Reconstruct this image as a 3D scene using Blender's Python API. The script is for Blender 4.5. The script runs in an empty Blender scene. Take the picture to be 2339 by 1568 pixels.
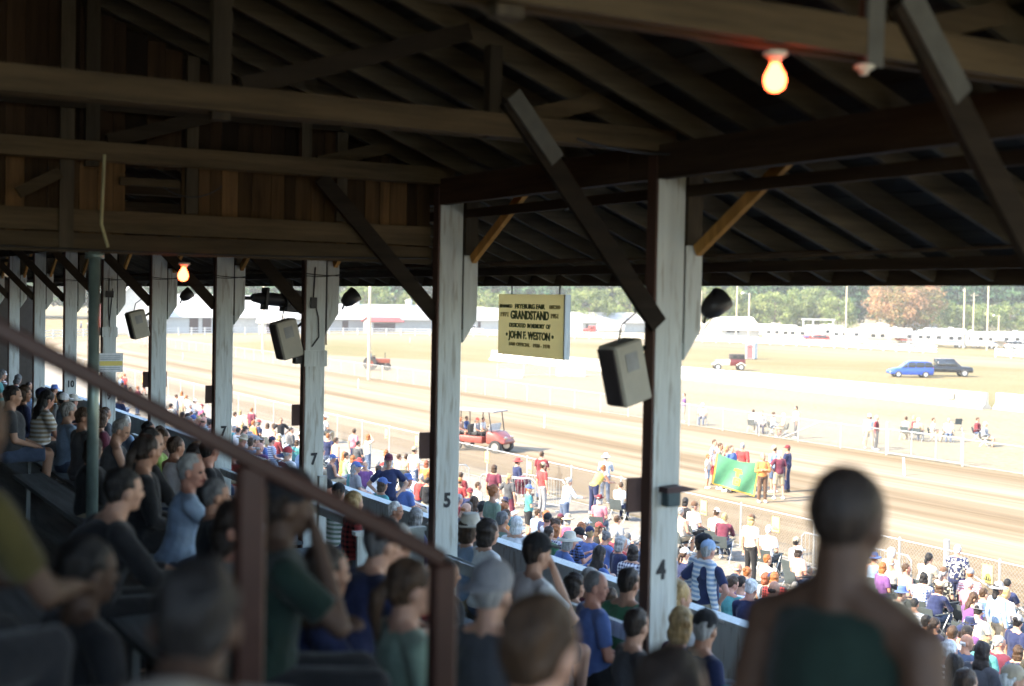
import bpy, bmesh, math, random
import numpy as np
from mathutils import Vector, Matrix
R = random.Random(7)
scn = bpy.context.scene
col = scn.collection
# ---------------------------------------------------------------- camera
CAMZ = 7.0
PX, PY = 1208.0, 768.0
VX = (6300 - PX, -(788 - PY)); VY = (-560 - PX, -(655 - PY))
F = math.sqrt(-(VX[0] * VY[0] + VX[1] * VY[1]))
ax = Vector((VX[0], VX[1], -F)).normalized()
ay = Vector((VY[0], VY[1], -F)).normalized()
az = ax.cross(ay)
ROT = Matrix((ax, ay, az))                  # camera frame -> world
C0 = Vector((0, 0, CAMZ))
cam = bpy.data.cameras.new('camera')
cam_o = bpy.data.objects.new('camera', cam); col.objects.link(cam_o)
cam_o.matrix_world = Matrix.Translation(C0) @ ROT.to_4x4()
cam.sensor_width = 36.0
cam.lens = F / 2339 * 36
cam.shift_x = -(PX - 1169.5) / 2339
cam.shift_y = (PY - 784) / 2339
cam.clip_start = 0.05; cam.clip_end = 4000
cam.dof.use_dof = True
cam.dof.focus_distance = 24.0
cam.dof.aperture_fstop = 1.3
cam.dof.aperture_blades = 0
scn.camera = cam_o
# ---------------------------------------------------------------- light
SUN_EL = math.radians(38)
sd = Vector((1, -.05, 0)).normalized() * math.cos(SUN_EL) + Vector((0, 0, -math.sin(SUN_EL)))
w = bpy.data.worlds.new('World'); scn.world = w; w.use_nodes = True
wn = w.node_tree; bg = wn.nodes['Background']
sky = wn.nodes.new('ShaderNodeTexSky'); sky.sky_type = 'NISHITA'; sky.sun_disc = False
sky.sun_elevation = SUN_EL; sky.sun_rotation = math.radians(273); sky.altitude = 150
sky.air_density = 1.0; sky.dust_density = 1.6
wn.links.new(sky.outputs[0], bg.inputs[0]); bg.inputs[1].default_value = 0.15
sl = bpy.data.lights.new('sun', 'SUN'); sl.energy = 3.4; sl.angle = math.radians(.5); sl.color = (1, .86, .66)
so = bpy.data.objects.new('sun', sl); col.objects.link(so)
so.rotation_euler = sd.to_track_quat('-Z', 'Y').to_euler(); so.location = (-40, 30, 60)
scn.view_settings.view_transform = 'Standard'; scn.view_settings.look = 'None'
scn.view_settings.exposure = 2.5; scn.view_settings.gamma = 1
scn.cycles.use_denoising = True
try: scn.cycles.denoiser = 'OPENIMAGEDENOISE'
except Exception: pass
scn.cycles.max_bounces = 7; scn.cycles.diffuse_bounces = 5; scn.cycles.glossy_bounces = 2
scn.cycles.transparent_max_bounces = 24; scn.cycles.transmission_bounces = 3
scn.cycles.sample_clamp_indirect = 8
scn.cycles.caustics_reflective = False; scn.cycles.caustics_refractive = False
# ---------------------------------------------------------------- picking points: pixel of a 2339-wide view -> world
def ray(px, py):
    return (ROT @ Vector(((px - PX) / F, -(py - PY) / F, -1.0)))
def on_z(px, py, z):
    d = ray(px, py); return C0 + d * ((z - CAMZ) / d.z)
def on_x(px, py, x):
    d = ray(px, py); return C0 + d * (x / d.x)
def on_y(px, py, y):
    d = ray(px, py); return C0 + d * (y / d.y)
def at_depth(px, py, t):
    return C0 + ray(px, py) * t
def proj(p):
    v = ROT.transposed() @ (Vector(p) - C0)
    return PX + F * v.x / -v.z, PY - F * v.y / -v.z, -v.z
# ---------------------------------------------------------------- mesh builder
class MB:
    def __init__(s): s.v = []; s.f = []; s.t = []; s.tint = 1.0
    def add(s, vs, fs):
        n = len(s.v); s.v += [tuple(a) for a in vs]
        s.f += [tuple(i + n for i in f) for f in fs]; s.t += [s.tint] * len(fs)
    def box(s, x0, x1, y0, y1, z0, z1, M=None):
        vs = [Vector((x, y, z)) for z in (z0, z1) for y in (y0, y1) for x in (x0, x1)]
        if M is not None: vs = [M @ a for a in vs]
        s.add(vs, [(0, 2, 3, 1), (4, 5, 7, 6), (0, 1, 5, 4), (2, 6, 7, 3), (0, 4, 6, 2), (1, 3, 7, 5)])
    def beam(s, a, b, wd, ht, up=(0, 0, 1)):
        a = Vector(a); b = Vector(b); d = b - a; L = d.length; d.normalize()
        up = Vector(up); sx = d.cross(up)
        if sx.length < 1e-4: sx = d.cross(Vector((0, 1, 0)))
        sx.normalize(); u = sx.cross(d)
        M = Matrix((d, sx, u)).transposed().to_4x4(); M.translation = a
        s.box(0, L, -wd / 2, wd / 2, -ht / 2, ht / 2, M)
    def tube(s, a, b, r, r2=None, n=8, caps=True):
        a = Vector(a); b = Vector(b); d = (b - a).normalized(); r2 = r if r2 is None else r2
        u = d.orthogonal().normalized(); w_ = d.cross(u)
        vs = []
        for c, rr in ((a, r), (b, r2)):
            for k in range(n):
                q = 2 * math.pi * k / n; vs.append(c + (u * math.cos(q) + w_ * math.sin(q)) * rr)
        fs = [(k, (k + 1) % n, n + (k + 1) % n, n + k) for k in range(n)]
        if caps: fs += [tuple(range(n))[::-1], tuple(range(n, 2 * n))]
        s.add(vs, fs)
    def path(s, pts, r, n=6):
        for a, b in zip(pts[:-1], pts[1:]): s.tube(a, b, r, n=n)
    def prism(s, poly, y0, y1, axis='y'):
        n = len(poly)
        def P(a, b, c): return (a, c, b) if axis == 'y' else ((c, a, b) if axis == 'x' else (a, b, c))
        vs = [P(a, b, y0) for a, b in poly] + [P(a, b, y1) for a, b in poly]
        fs = [tuple(range(n)), tuple(range(n, 2 * n))[::-1]] + [(k, n + k, n + (k + 1) % n, (k + 1) % n) for k in range(n)]
        s.add(vs, fs)
    def lathe(s, c, prof, n=16, axis='z', M=None):
        vs = []; c = Vector(c)
        for r, h in prof:
            for k in range(n):
                q = 2 * math.pi * k / n; p = Vector((r * math.cos(q), r * math.sin(q), h))
                if M is not None: p = M @ p
                vs.append(c + p)
        m = len(prof)
        fs = [(i * n + k, i * n + (k + 1) % n, (i + 1) * n + (k + 1) % n, (i + 1) * n + k) for i in range(m - 1) for k in range(n)]
        s.add(vs, fs)
    def mesh(s, name, mat=None, smooth=False, bevel=0):
        me = bpy.data.meshes.new(name); me.from_pydata(s.v, [], s.f); me.update()
        bm = bmesh.new(); bm.from_mesh(me); bmesh.ops.recalc_face_normals(bm, faces=bm.faces)
        if bevel: bmesh.ops.bevel(bm, geom=bm.edges[:], offset=bevel, segments=1, affect='EDGES', clamp_overlap=True)
        bm.to_mesh(me); bm.free()
        if not bevel and len(set(s.t)) > 1 and len(me.polygons) == len(s.t):
            a = me.attributes.new('tint', 'FLOAT', 'FACE'); a.data.foreach_set('value', s.t)
        if mat: me.materials.append(mat)
        if smooth: me.polygons.foreach_set('use_smooth', [True] * len(me.polygons))
        return me
    def build(s, name, mat, parent=None, smooth=False, bevel=0):
        return link(name, s.mesh(name, mat, smooth, bevel), parent)
def link(name, me, parent=None):
    o = bpy.data.objects.new(name, me); col.objects.link(o)
    if parent: o.parent = parent
    return o
def tag(o, label=None, cat=None, group=None, kind=None):
    if label: o['label'] = label
    if cat: o['category'] = cat
    if group: o['group'] = group
    if kind: o['kind'] = kind
    return o
def empty(name, loc=(0, 0, 0), rz=0.0, label=None, cat=None, group=None):
    o = bpy.data.objects.new(name, None); col.objects.link(o); o.location = loc; o.rotation_euler = (0, 0, rz)
    o.empty_display_size = .2
    return tag(o, label, cat, group)
def copy_tree(o, parent=None):
    c = o.copy(); col.objects.link(c); c.parent = parent
    for ch in list(o.children): copy_tree(ch, c)
    return c
def text(name, s, size, mat, M, parent=None, sx=1.0, th=.004, bold=.0):
    cu = bpy.data.curves.new('txt', 'FONT'); cu.body = s; cu.size = size; cu.align_x = 'CENTER'; cu.align_y = 'CENTER'
    cu.extrude = th; cu.offset = bold; cu.resolution_u = 3
    t = bpy.data.objects.new('txt', cu); col.objects.link(t)
    dg = bpy.context.evaluated_depsgraph_get(); me = bpy.data.meshes.new_from_object(t.evaluated_get(dg))
    bpy.data.objects.remove(t)
    me.transform(Matrix.Diagonal((sx, 1, 1, 1))); me.transform(M); me.materials.clear(); me.materials.append(mat)
    return link(name, me, parent)
# ---------------------------------------------------------------- materials
MATS = {}
def nodes(m):
    m.use_nodes = True; nt = m.node_tree; return nt, nt.nodes['Principled BSDF']
def N(nt, t, **k):
    n = nt.nodes.new(t)
    for a, b in k.items(): setattr(n, a, b)
    return n
def ramp(nt, stops):
    r = N(nt, 'ShaderNodeValToRGB'); e = r.color_ramp.elements
    while len(e) < len(stops): e.new(.5)
    for q, (p, c) in zip(e, stops): q.position = p; q.color = (*c, 1)
    return r
def mul(c, k): return tuple(min(1, a * k) for a in c)
def plain(name, c, rough=.6, metal=0.0, var=.12, scale=6.0, bump=0.0, spec=.4, stretch=(1, 1, 1), bscale=None, tint=False, wear=None):
    key = 'm_' + name
    if key in MATS: return MATS[key]
    m = bpy.data.materials.new(name); nt, b = nodes(m); MATS[key] = m
    tc = N(nt, 'ShaderNodeTexCoord'); mp = N(nt, 'ShaderNodeMapping'); mp.inputs['Scale'].default_value = stretch
    nt.links.new(tc.outputs['Object'], mp.inputs[0])
    nz = N(nt, 'ShaderNodeTexNoise'); nz.inputs['Scale'].default_value = scale; nz.inputs['Detail'].default_value = 6
    nz.inputs['Roughness'].default_value = .62
    nt.links.new(mp.outputs[0], nz.inputs[0])
    r = ramp(nt, [(.25, mul(c, 1 - 2 * var)), (.5, c), (.75, mul(c, 1 + 2 * var))])
    nt.links.new(nz.outputs[0], r.inputs[0]); out = r.outputs[0]
    if wear:
        n2 = N(nt, 'ShaderNodeTexNoise'); n2.inputs['Scale'].default_value = scale * 2.7; n2.inputs['Detail'].default_value = 8
        nt.links.new(mp.outputs[0], n2.inputs[0]); r2 = ramp(nt, [(.56, (0, 0, 0)), (.66, (1, 1, 1))]); nt.links.new(n2.outputs[0], r2.inputs[0])
        mx = N(nt, 'ShaderNodeMixRGB'); nt.links.new(r2.outputs[0], mx.inputs[0]); nt.links.new(out, mx.inputs[1]); mx.inputs[2].default_value = (*wear, 1); out = mx.outputs[0]
    if tint:
        at = N(nt, 'ShaderNodeAttribute'); at.attribute_name = 'tint'
        mx = N(nt, 'ShaderNodeMixRGB', blend_type='MULTIPLY'); mx.inputs[0].default_value = 1
        nt.links.new(out, mx.inputs[1]); nt.links.new(at.outputs['Fac'], mx.inputs[2]); out = mx.outputs[0]
    nt.links.new(out, b.inputs['Base Color'])
    b.inputs['Roughness'].default_value = rough; b.inputs['Metallic'].default_value = metal
    b.inputs['Specular IOR Level'].default_value = spec
    if bump:
        n3 = N(nt, 'ShaderNodeTexNoise'); n3.inputs['Scale'].default_value = bscale or scale * 4; n3.inputs['Detail'].default_value = 5
        nt.links.new(mp.outputs[0], n3.inputs[0]); bp = N(nt, 'ShaderNodeBump'); bp.inputs['Strength'].default_value = bump; bp.inputs['Distance'].default_value = .02
        nt.links.new(n3.outputs[0], bp.inputs['Height']); nt.links.new(bp.outputs[0], b.inputs['Normal'])
    return m
def wood(name, c, axis=0, tint=False, dark=.45, scale=1.0):
    key = 'w_' + name
    if key in MATS: return MATS[key]
    m = bpy.data.materials.new(name); nt, b = nodes(m); MATS[key] = m
    tc = N(nt, 'ShaderNodeTexCoord'); mp = N(nt, 'ShaderNodeMapping')
    s = [9.0 * scale] * 3; s[axis] = .7 * scale; mp.inputs['Scale'].default_value = s
    oi = N(nt, 'ShaderNodeObjectInfo'); va = N(nt, 'ShaderNodeVectorMath', operation='SCALE'); va.inputs['Scale'].default_value = 1
    nt.links.new(tc.outputs['Object'], mp.inputs[0])
    ad = N(nt, 'ShaderNodeVectorMath', operation='ADD'); cb = N(nt, 'ShaderNodeCombineXYZ')
    mm = N(nt, 'ShaderNodeMath', operation='MULTIPLY'); mm.inputs[1].default_value = 60
    nt.links.new(oi.outputs['Random'], mm.inputs[0]); nt.links.new(mm.outputs[0], cb.inputs[0]); nt.links.new(mm.outputs[0], cb.inputs[1])
    nt.links.new(mp.outputs[0], ad.inputs[0]); nt.links.new(cb.outputs[0], ad.inputs[1])
    nz = N(nt, 'ShaderNodeTexNoise'); nz.inputs['Scale'].default_value = 1; nz.inputs['Detail'].default_value = 8; nz.inputs['Roughness'].default_value = .7
    nt.links.new(ad.outputs[0], nz.inputs[0])
    r = ramp(nt, [(.28, mul(c, dark)), (.48, c), (.72, mul(c, 1.6))]); nt.links.new(nz.outputs[0], r.inputs[0]); out = r.outputs[0]
    hs = N(nt, 'ShaderNodeHueSaturation'); mr = N(nt, 'ShaderNodeMapRange'); mr.inputs[3].default_value = .65; mr.inputs[4].default_value = 1.35
    nt.links.new(oi.outputs['Random'], mr.inputs[0]); nt.links.new(mr.outputs[0], hs.inputs['Value']); nt.links.new(out, hs.inputs['Color']); out = hs.outputs[0]
    if tint:
        at = N(nt, 'ShaderNodeAttribute'); at.attribute_name = 'tint'
        mx = N(nt, 'ShaderNodeMixRGB', blend_type='MULTIPLY'); mx.inputs[0].default_value = 1
        nt.links.new(out, mx.inputs[1]); nt.links.new(at.outputs['Fac'], mx.inputs[2]); out = mx.outputs[0]
    nt.links.new(out, b.inputs['Base Color']); b.inputs['Roughness'].default_value = .8; b.inputs['Specular IOR Level'].default_value = .2
    bp = N(nt, 'ShaderNodeBump'); bp.inputs['Strength'].default_value = .4; bp.inputs['Distance'].default_value = .01
    nt.links.new(nz.outputs[0], bp.inputs['Height']); nt.links.new(bp.outputs[0], b.inputs['Normal'])
    return m
def emis(name, c, k):
    m = bpy.data.materials.new(name); m.use_nodes = True; nt = m.node_tree; nt.nodes.clear()
    e = N(nt, 'ShaderNodeEmission'); e.inputs[0].default_value = (*c, 1); e.inputs[1].default_value = k
    o = N(nt, 'ShaderNodeOutputMaterial'); nt.links.new(e.outputs[0], o.inputs[0]); return m
WHITE = plain('old white paint', (.60, .65, .62), .55, var=.07, scale=5, bump=.4, stretch=(1.4, 1.4, .16), wear=(.42, .43, .38), bscale=16)
FWHITE = plain('white fence paint', (.50, .50, .48), .6, var=.05, scale=.6)
ROUGH_X = wood('weathered beam wood', (.078, .056, .030), 0)
ROUGH_Y = wood('weathered long beam wood', (.045, .03, .018), 1)
ROUGH_Z = wood('weathered upright wood', (.06, .048, .032), 2)
BRACE = wood('dark brace wood', (.03, .022, .014), 0)
GOLD = wood('newer yellow brace wood', (.40, .21, .055), 2, dark=.8)
BLACK = plain('black painted metal', (.02, .02, .022), .45, var=.2)
STEEL = plain('galvanised steel', (.5, .52, .52), .4, .7, var=.08)
LETTER = plain('black lettering', (.025, .03, .035), .6, var=.1)
# ================================================================ ground, track
def track_mat():
    m = bpy.data.materials.new('track dirt'); nt, b = nodes(m)
    g = N(nt, 'ShaderNodeNewGeometry'); sp = N(nt, 'ShaderNodeSeparateXYZ'); nt.links.new(g.outputs['Position'], sp.inputs[0])
    sx = N(nt, 'ShaderNodeMath', operation='SUBTRACT'); nt.links.new(sp.outputs[0], sx.inputs[0]); sx.inputs[1].default_value = 92.5
    cl = N(nt, 'ShaderNodeClamp'); nt.links.new(sp.outputs[1], cl.inputs[0]); cl.inputs[1].default_value = -100; cl.inputs[2].default_value = 165
    sy = N(nt, 'ShaderNodeMath', operation='SUBTRACT'); nt.links.new(sp.outputs[1], sy.inputs[0]); nt.links.new(cl.outputs[0], sy.inputs[1])
    cb = N(nt, 'ShaderNodeCombineXYZ'); nt.links.new(sx.outputs[0], cb.inputs[0]); nt.links.new(sy.outputs[0], cb.inputs[1])
    ln = N(nt, 'ShaderNodeVectorMath', operation='LENGTH'); nt.links.new(cb.outputs[0], ln.inputs[0])
    at = N(nt, 'ShaderNodeMath', operation='ARCTAN2'); nt.links.new(sy.outputs[0], at.inputs[0]); nt.links.new(sx.outputs[0], at.inputs[1])
    ms = N(nt, 'ShaderNodeMath', operation='MULTIPLY_ADD'); nt.links.new(at.outputs[0], ms.inputs[0]); ms.inputs[1].default_value = 1.2
    y2 = N(nt, 'ShaderNodeMath', operation='MULTIPLY'); nt.links.new(sp.outputs[1], y2.inputs[0]); y2.inputs[1].default_value = .022; nt.links.new(y2.outputs[0], ms.inputs[2])
    c2 = N(nt, 'ShaderNodeCombineXYZ'); nt.links.new(ln.outputs['Value'], c2.inputs[0]); nt.links.new(ms.outputs[0], c2.inputs[1])
    def nz(sc, det, rough=.6):
        n = N(nt, 'ShaderNodeTexNoise'); n.inputs['Scale'].default_value = sc; n.inputs['Detail'].default_value = det; n.inputs['Roughness'].default_value = rough
        nt.links.new(c2.outputs[0], n.inputs[0]); return n
    a = nz(.33, 3); r1 = ramp(nt, [(.38, (.165, .125, .075)), (.5, (.235, .19, .13)), (.62, (.275, .23, .165))]); nt.links.new(a.outputs[0], r1.inputs[0])
    d = nz(2.2, 6, .75); r2 = ramp(nt, [(.3, (.62, .58, .54)), (.58, (1, 1, 1))]); nt.links.new(d.outputs[0], r2.inputs[0])
    mx = N(nt, 'ShaderNodeMixRGB', blend_type='MULTIPLY'); mx.inputs[0].default_value = 1; nt.links.new(r1.outputs[0], mx.inputs[1]); nt.links.new(r2.outputs[0], mx.inputs[2])
    nt.links.new(mx.outputs[0], b.inputs['Base Color']); b.inputs['Roughness'].default_value = .95; b.inputs['Specular IOR Level'].default_value = .1
    return m
def soil(name, stops, sc, fine, st=(1, 1, 1)):
    m = bpy.data.materials.new(name); nt, b = nodes(m)
    g = N(nt, 'ShaderNodeNewGeometry'); mp = N(nt, 'ShaderNodeMapping'); mp.inputs['Scale'].default_value = st; nt.links.new(g.outputs['Position'], mp.inputs[0])
    n = N(nt, 'ShaderNodeTexNoise'); n.inputs['Scale'].default_value = sc; n.inputs['Detail'].default_value = 9; n.inputs['Roughness'].default_value = .62; nt.links.new(mp.outputs[0], n.inputs[0])
    r = ramp(nt, stops); nt.links.new(n.outputs[0], r.inputs[0])
    n2 = N(nt, 'ShaderNodeTexNoise'); n2.inputs['Scale'].default_value = fine; n2.inputs['Detail'].default_value = 8; n2.inputs['Roughness'].default_value = .7; nt.links.new(g.outputs['Position'], n2.inputs[0])
    r2 = ramp(nt, [(.3, (.62, .60, .55)), (.62, (1.0, 1.0, 1.0))]); nt.links.new(n2.outputs[0], r2.inputs[0])
    mx = N(nt, 'ShaderNodeMixRGB', blend_type='MULTIPLY'); mx.inputs[0].default_value = 1; nt.links.new(r.outputs[0], mx.inputs[1]); nt.links.new(r2.outputs[0], mx.inputs[2])
    nt.links.new(mx.outputs[0], b.inputs['Base Color']); b.inputs['Roughness'].default_value = .95; b.inputs['Specular IOR Level'].default_value = .1
    return m
gm = soil('dry grass', [(.3, (.15, .14, .06)), (.48, (.205, .17, .09)), (.62, (.235, .195, .11)), (.8, (.16, .17, .07))], .035, 2.5, (1, .6, 1))
sandy = soil('pale packed dirt', [(.3, (.21, .18, .12)), (.6, (.26, .225, .16))], .12, 3, (1, .35, 1))
conc = soil('stained concrete paving', [(.3, (.22, .2, .17)), (.6, (.28, .255, .215))], .5, 8)
def sheet(name, pts, z, mat):
    b_ = MB(); b_.add([(x, y, z) for x, y in pts], [tuple(range(len(pts)))]); o = b_.build(name, mat); tag(o, kind='structure'); return o
sheet('ground', [(-1500, -1500), (1500, -1500), (1500, 1500), (-1500, 1500)], 0, gm)
def oval(r0, r1, z, name, mat, y0=-100, y1=165, cx=92.5, n=40):
    def ring(r):
        p = [(cx + r * math.cos(math.pi * k / n), y1 + r * math.sin(math.pi * k / n)) for k in range(n + 1)]
        return p + [(cx + r * math.cos(math.pi + math.pi * k / n), y0 + r * math.sin(math.pi + math.pi * k / n)) for k in range(n + 1)]
    a, b_ = ring(r0), ring(r1); L = len(a); m = MB()
    m.add([(x, y, z) for x, y in a + b_], [(k, (k + 1) % L, L + (k + 1) % L, L + k) for k in range(L)])
    return tag(m.build(name, mat), kind='structure')
oval(46, 67.4, .008, 'track', track_mat())
oval(40, 45.9, .004, 'infield_verge', soil('thin verge grass', [(.3, (.17, .155, .08)), (.5, (.23, .195, .125)), (.8, (.26, .22, .15))], .2, 3, (1, .2, 1)))
sheet('infield_dirt', [(46.7, -60), (74.5, -60), (76, 120), (60, 150), (46.7, 150)], .012, sandy)
sheet('apron_paving', [(7.5, -60), (24.9, -60), (24.9, 150), (7.5, 150)], .012, conc)
sheet('infield_path', [(78, 140), (79.6, 138), (170, 60), (169, 61.6)], .004, sandy)
# ================================================================ grandstand
PXP = 6.1; Y4 = 8.29; DY = 3.72
postY = [Y4 + DY * k for k in range(-1, 11)]
g = empty('grandstand', (0, 0, 0), 0, 'long open timber grandstand with white posts and a dark raftered roof over the seats', 'grandstand')
SL = .389
def roof_z(x): return 8.22 + SL * (PXP - x)          # underside of rafters
EAVE = 8.65; RIDGE = -1.2; YA, YB = -3.0, 50.0
# deck of boards over the rafters: boards run along the stand
dm = MB(); nb = 44
for k in range(nb):
    x0 = EAVE + .12 - k * (EAVE + .12 - RIDGE) / nb; x1 = EAVE + .12 - (k + 1) * (EAVE + .12 - RIDGE) / nb + .012
    z0, z1 = roof_z(x0) + .165, roof_z(x1) + .165
    for j in range(9):
        ya = YA + (YB - YA) * j / 9 + (k % 3) * .9; yb = YA + (YB - YA) * (j + 1) / 9 + (k % 3) * .9 - .006
        dm.tint = R.choice([.3, .5, .7, .9, 1.0, 1.3, 1.9, .6]); dm.add([(x0, ya, z0), (x1, ya, z1), (x1, yb, z1), (x0, yb, z0), (x0, ya, z0 + .03), (x1, ya, z1 + .03), (x1, yb, z1 + .03), (x0, yb, z0 + .03)],
            [(0, 1, 2, 3), (4, 7, 6, 5), (0, 4, 5, 1), (1, 5, 6, 2), (2, 6, 7, 3), (3, 7, 4, 0)])
dm.build('roof_deck', wood('grey roof boards', (.036, .031, .022), 1, True), g)
m = MB(); za = roof_z(EAVE + .2) + .2; zr = roof_z(RIDGE) + .2
m.add([(EAVE + .2, YA - .3, za), (EAVE + .2, YB + 4, za), (RIDGE, YB + 4, zr), (RIDGE, YA - .3, zr), (-12, YA - .3, zr - 4.2), (-12, YB + 4, zr - 4.2)] +
      [(EAVE + .2, YA - .3, za + .04), (EAVE + .2, YB + 4, za + .04), (RIDGE, YB + 4, zr + .04), (RIDGE, YA - .3, zr + .04), (-12, YA - .3, zr - 4.16), (-12, YB + 4, zr - 4.16)],
      [(0, 1, 2, 3), (3, 2, 5, 4), (6, 9, 8, 7), (9, 10, 11, 8), (0, 6, 7, 1), (4, 5, 11, 10), (0, 3, 9, 6), (3, 4, 10, 9), (1, 7, 8, 2), (2, 8, 11, 5)])
m.build('roofing', plain('rusted metal roofing', (.22, .2, .18), .6), g)
# rafters, each a board on edge running down the slope
rm = MB(); rm.beam((RIDGE, 0, roof_z(RIDGE) + .08), (EAVE, 0, roof_z(EAVE) + .08), .05, .16)
rme = rm.mesh('rafter', wood('rafter wood', (.075, .062, .040), 0))
for k in range(84):
    o = link('rafter', rme, g); o.rotation_euler = (0, 0, R.uniform(-.006, .006)); o.scale = (1, R.uniform(.9, 1.15), 1); o.location = (R.uniform(-.01, .01), YA + .3 + .62 * k + R.uniform(-.03, .03), 0)
# eave board and gutter line
m = MB(); m.box(EAVE, EAVE + .04, YA, YB, 7.2, roof_z(EAVE) + .17); m.build('eave_board', ROUGH_Y, g)
m = MB(); m.box(8.15, 8.23, YA, YB, roof_z(8.15) - .10, roof_z(8.15) - .002); m.build('purlin', ROUGH_Y, g)
# header beams over the posts
for dx, hz in ((-.10, .26), (.10, .26)):
    for j in range(9):
        m = MB(); y0 = YA + 5.8 * j; m.box(PXP + dx - .045, PXP + dx + .045, y0, y0 + 5.79, 7.96 + (.03 if dx > 0 else 0), 7.96 + hz); m.build('header_beam', ROUGH_Y, g)
m = MB(); m.box(PXP + .16, PXP + .2, YA, YB, 7.84, 7.93); m.build('ledger', ROUGH_Y, g)
SHADE_BR = plain('dark brown shade strip', (.085, .045, .032), .7, var=.2, scale=4, stretch=(1, 1, .2))  # dark brown holds the shade of the posts' inner faces
nums = {1: '4', 2: '5', 3: '7', 4: '7', 5: '8', 6: '9', 7: '10'}
def floor_u(x): return 5.43 - .335 * x
def floor_l(x): return 2.5 - .27 * (x - 9.5)
for i, y in enumerate(postY):
    m = MB(); m.box(PXP - .13, PXP + .13, y - .085, y + .035, 2.6, 8.15)
    p = m.build('post', WHITE, g, bevel=.006)
    # boxed bracket on the field side, chamfered at its foot, bare timber above
    m = MB(); m.prism([(PXP + .15, 6.56), (PXP + .31, 6.80), (PXP + .31, 7.46), (PXP + .15, 7.46)], y - .08, y + .08); m.build('bracket', WHITE, p, bevel=.005)
    m = MB(); m.box(PXP + .17, PXP + .31, y - .07, y + .07, 7.462, roof_z(6.4) - .0); m.build('bracket_upright', ROUGH_Z, p)
    m = MB(); m.box(PXP + .131, PXP + .149, y - .07, y + .07, 6.7, 7.46); m.build('spacer', BRACE, p)
    if i in nums:
        t = text('number', nums[i], .20, LETTER, Matrix.Translation((PXP + .0 - (.03 if i == 1 else 0), y - .088, 4.95 - .02 * (i == 1))) @ Matrix.Rotation(math.pi / 2, 4, 'X'), p, sx=.8, bold=.008)
    # truss over the post
    a = []
    for s_ in (-.07, .07):
        m = MB(); m.box(-11.5, PXP + .02, y + s_ - .025, y + s_ + .025, 8.17, 8.335); m.build('tie_beam', ROUGH_X, g)
    m = MB(); m.box(2.5, 2.62, y - .04, y + .04, 8.12, roof_z(2.5) - .02); m.build('king_post', ROUGH_Z, g)
    m = MB(); m.box(4.50, 4.60, y - .044, y + .044, 8.165, roof_z(4.5) - .02); m.build('king_post', ROUGH_Z, g)
    m = MB(); m.beam((4.68, y, 8.3), (5.45, y, roof_z(5.5) + .06), .05, .12); m.build('truss_web', ROUGH_X, g)
    m = MB(); m.beam((2.7, y, 8.35), (4.35, y, roof_z(4.35)), .05, .12); m.build('truss_web', BRACE, g)
    if i < 2: a0, yo = (4.62, y - .11, 8.44), y - .11
    else: a0, yo = (4.70, y - .02, 8.16), y - .02
    m = MB(); m.beam(a0, (5.97, yo, 6.84), .05, .15); m.build('knee_brace', BRACE, g)
    m = MB(); m.box(PXP - .152, PXP - .131, y - .083, y + .033, 2.6, 8.14); m.build('shade_strip', SHADE_BR, p)  # added dark strip, standing in for shade on the post's inner face
    if i < 2: m = MB(); m.beam((4.64, y - .14, 8.47), (5.02, y - .14, 8.03), .012, .13); m.build('brace_plate', plain('faded grey board', (.12, .12, .105), .8), g)
    m = MB(); m.beam((PXP + .24, y - .1, 7.42), (PXP + .24, y - 1.15, 8.06), .05, .09); m.build('side_brace', GOLD, g)
    # thin rod tie toward the eave
    m = MB(); m.tube((PXP + .33, y - .3, 7.36), (8.2, y - 3.4, 7.5), .014); m.build('tie_rod', ROUGH_Y, g)
# boarded partition across the stand; lamp-lit band and shade above are in the colours
YP = postY[2] + .06
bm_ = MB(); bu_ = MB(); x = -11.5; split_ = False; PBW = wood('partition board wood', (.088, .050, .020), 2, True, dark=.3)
while x < 6.0:
    wd = R.choice([.11, .135, .16, .19]); top = roof_z(x + wd) - .02 if x > RIDGE else roof_z(RIDGE) - .3 - SL * (RIDGE - x)
    if x > 3.3 and not split_: bm_.build('partition_boards', PBW, g); bm_ = MB(); split_ = True
    bm_.tint = R.choice([.35, .5, .7, .9, 1.1, 1.5, 1.9]); bu_.tint = R.choice([.3, .5, .8, 1.2])
    if not 2.82 < x < 3.3: bm_.box(x, min(x + wd - .006, 5.96), YP + .085 + R.uniform(0, .006), YP + .105, 7.5, 8.2)
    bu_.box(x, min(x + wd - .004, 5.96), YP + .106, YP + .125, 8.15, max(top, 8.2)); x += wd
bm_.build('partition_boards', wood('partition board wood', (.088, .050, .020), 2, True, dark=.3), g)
bu_.build('upper_partition_boards', wood('shaded upper board wood', (.035, .02, .01), 2, True, dark=.3), g)  # shade above the tie beam is put into this darker wood
for z0, z1, dy, mt in ((7.36, 7.53, -.02, ROUGH_X), (7.545, 7.74, .0, ROUGH_X)):
    for k in range(4):
        m = MB(); m.box(-11.5 + 4.36 * k, -11.5 + 4.36 * k + 4.35, YP + dy, YP + .08, z0, z1); m.build('partition_rail', mt, g)
m = MB(); m.box(-3, 4.9, YP - .09, YP - .06, 8.62, 8.74); m.build('partition_rail', BRACE, g)
m = MB(); m.box(2.83, 3.36, YP + .02, YP + .07, 7.98, 8.05); m.build('partition_rail', ROUGH_X, g)
m = MB(); m.box(2.3, 2.42, YP - .03, YP + .0, 7.36, 10); m.build('partition_stud', ROUGH_Z, g)
for xx in (.9, 3.42, 4.9):
    m = MB(); m.box(xx, xx + .11, YP - .012, YP + .04, 7.75, roof_z(xx + .1) - .03); m.build('partition_stud', ROUGH_Z, g)
m = MB(); m.beam((1.95, YP - .05, 7.85), (2.3, YP - .05, 8.05), .04, .1); m.build('partition_strut', ROUGH_X, g)
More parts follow.
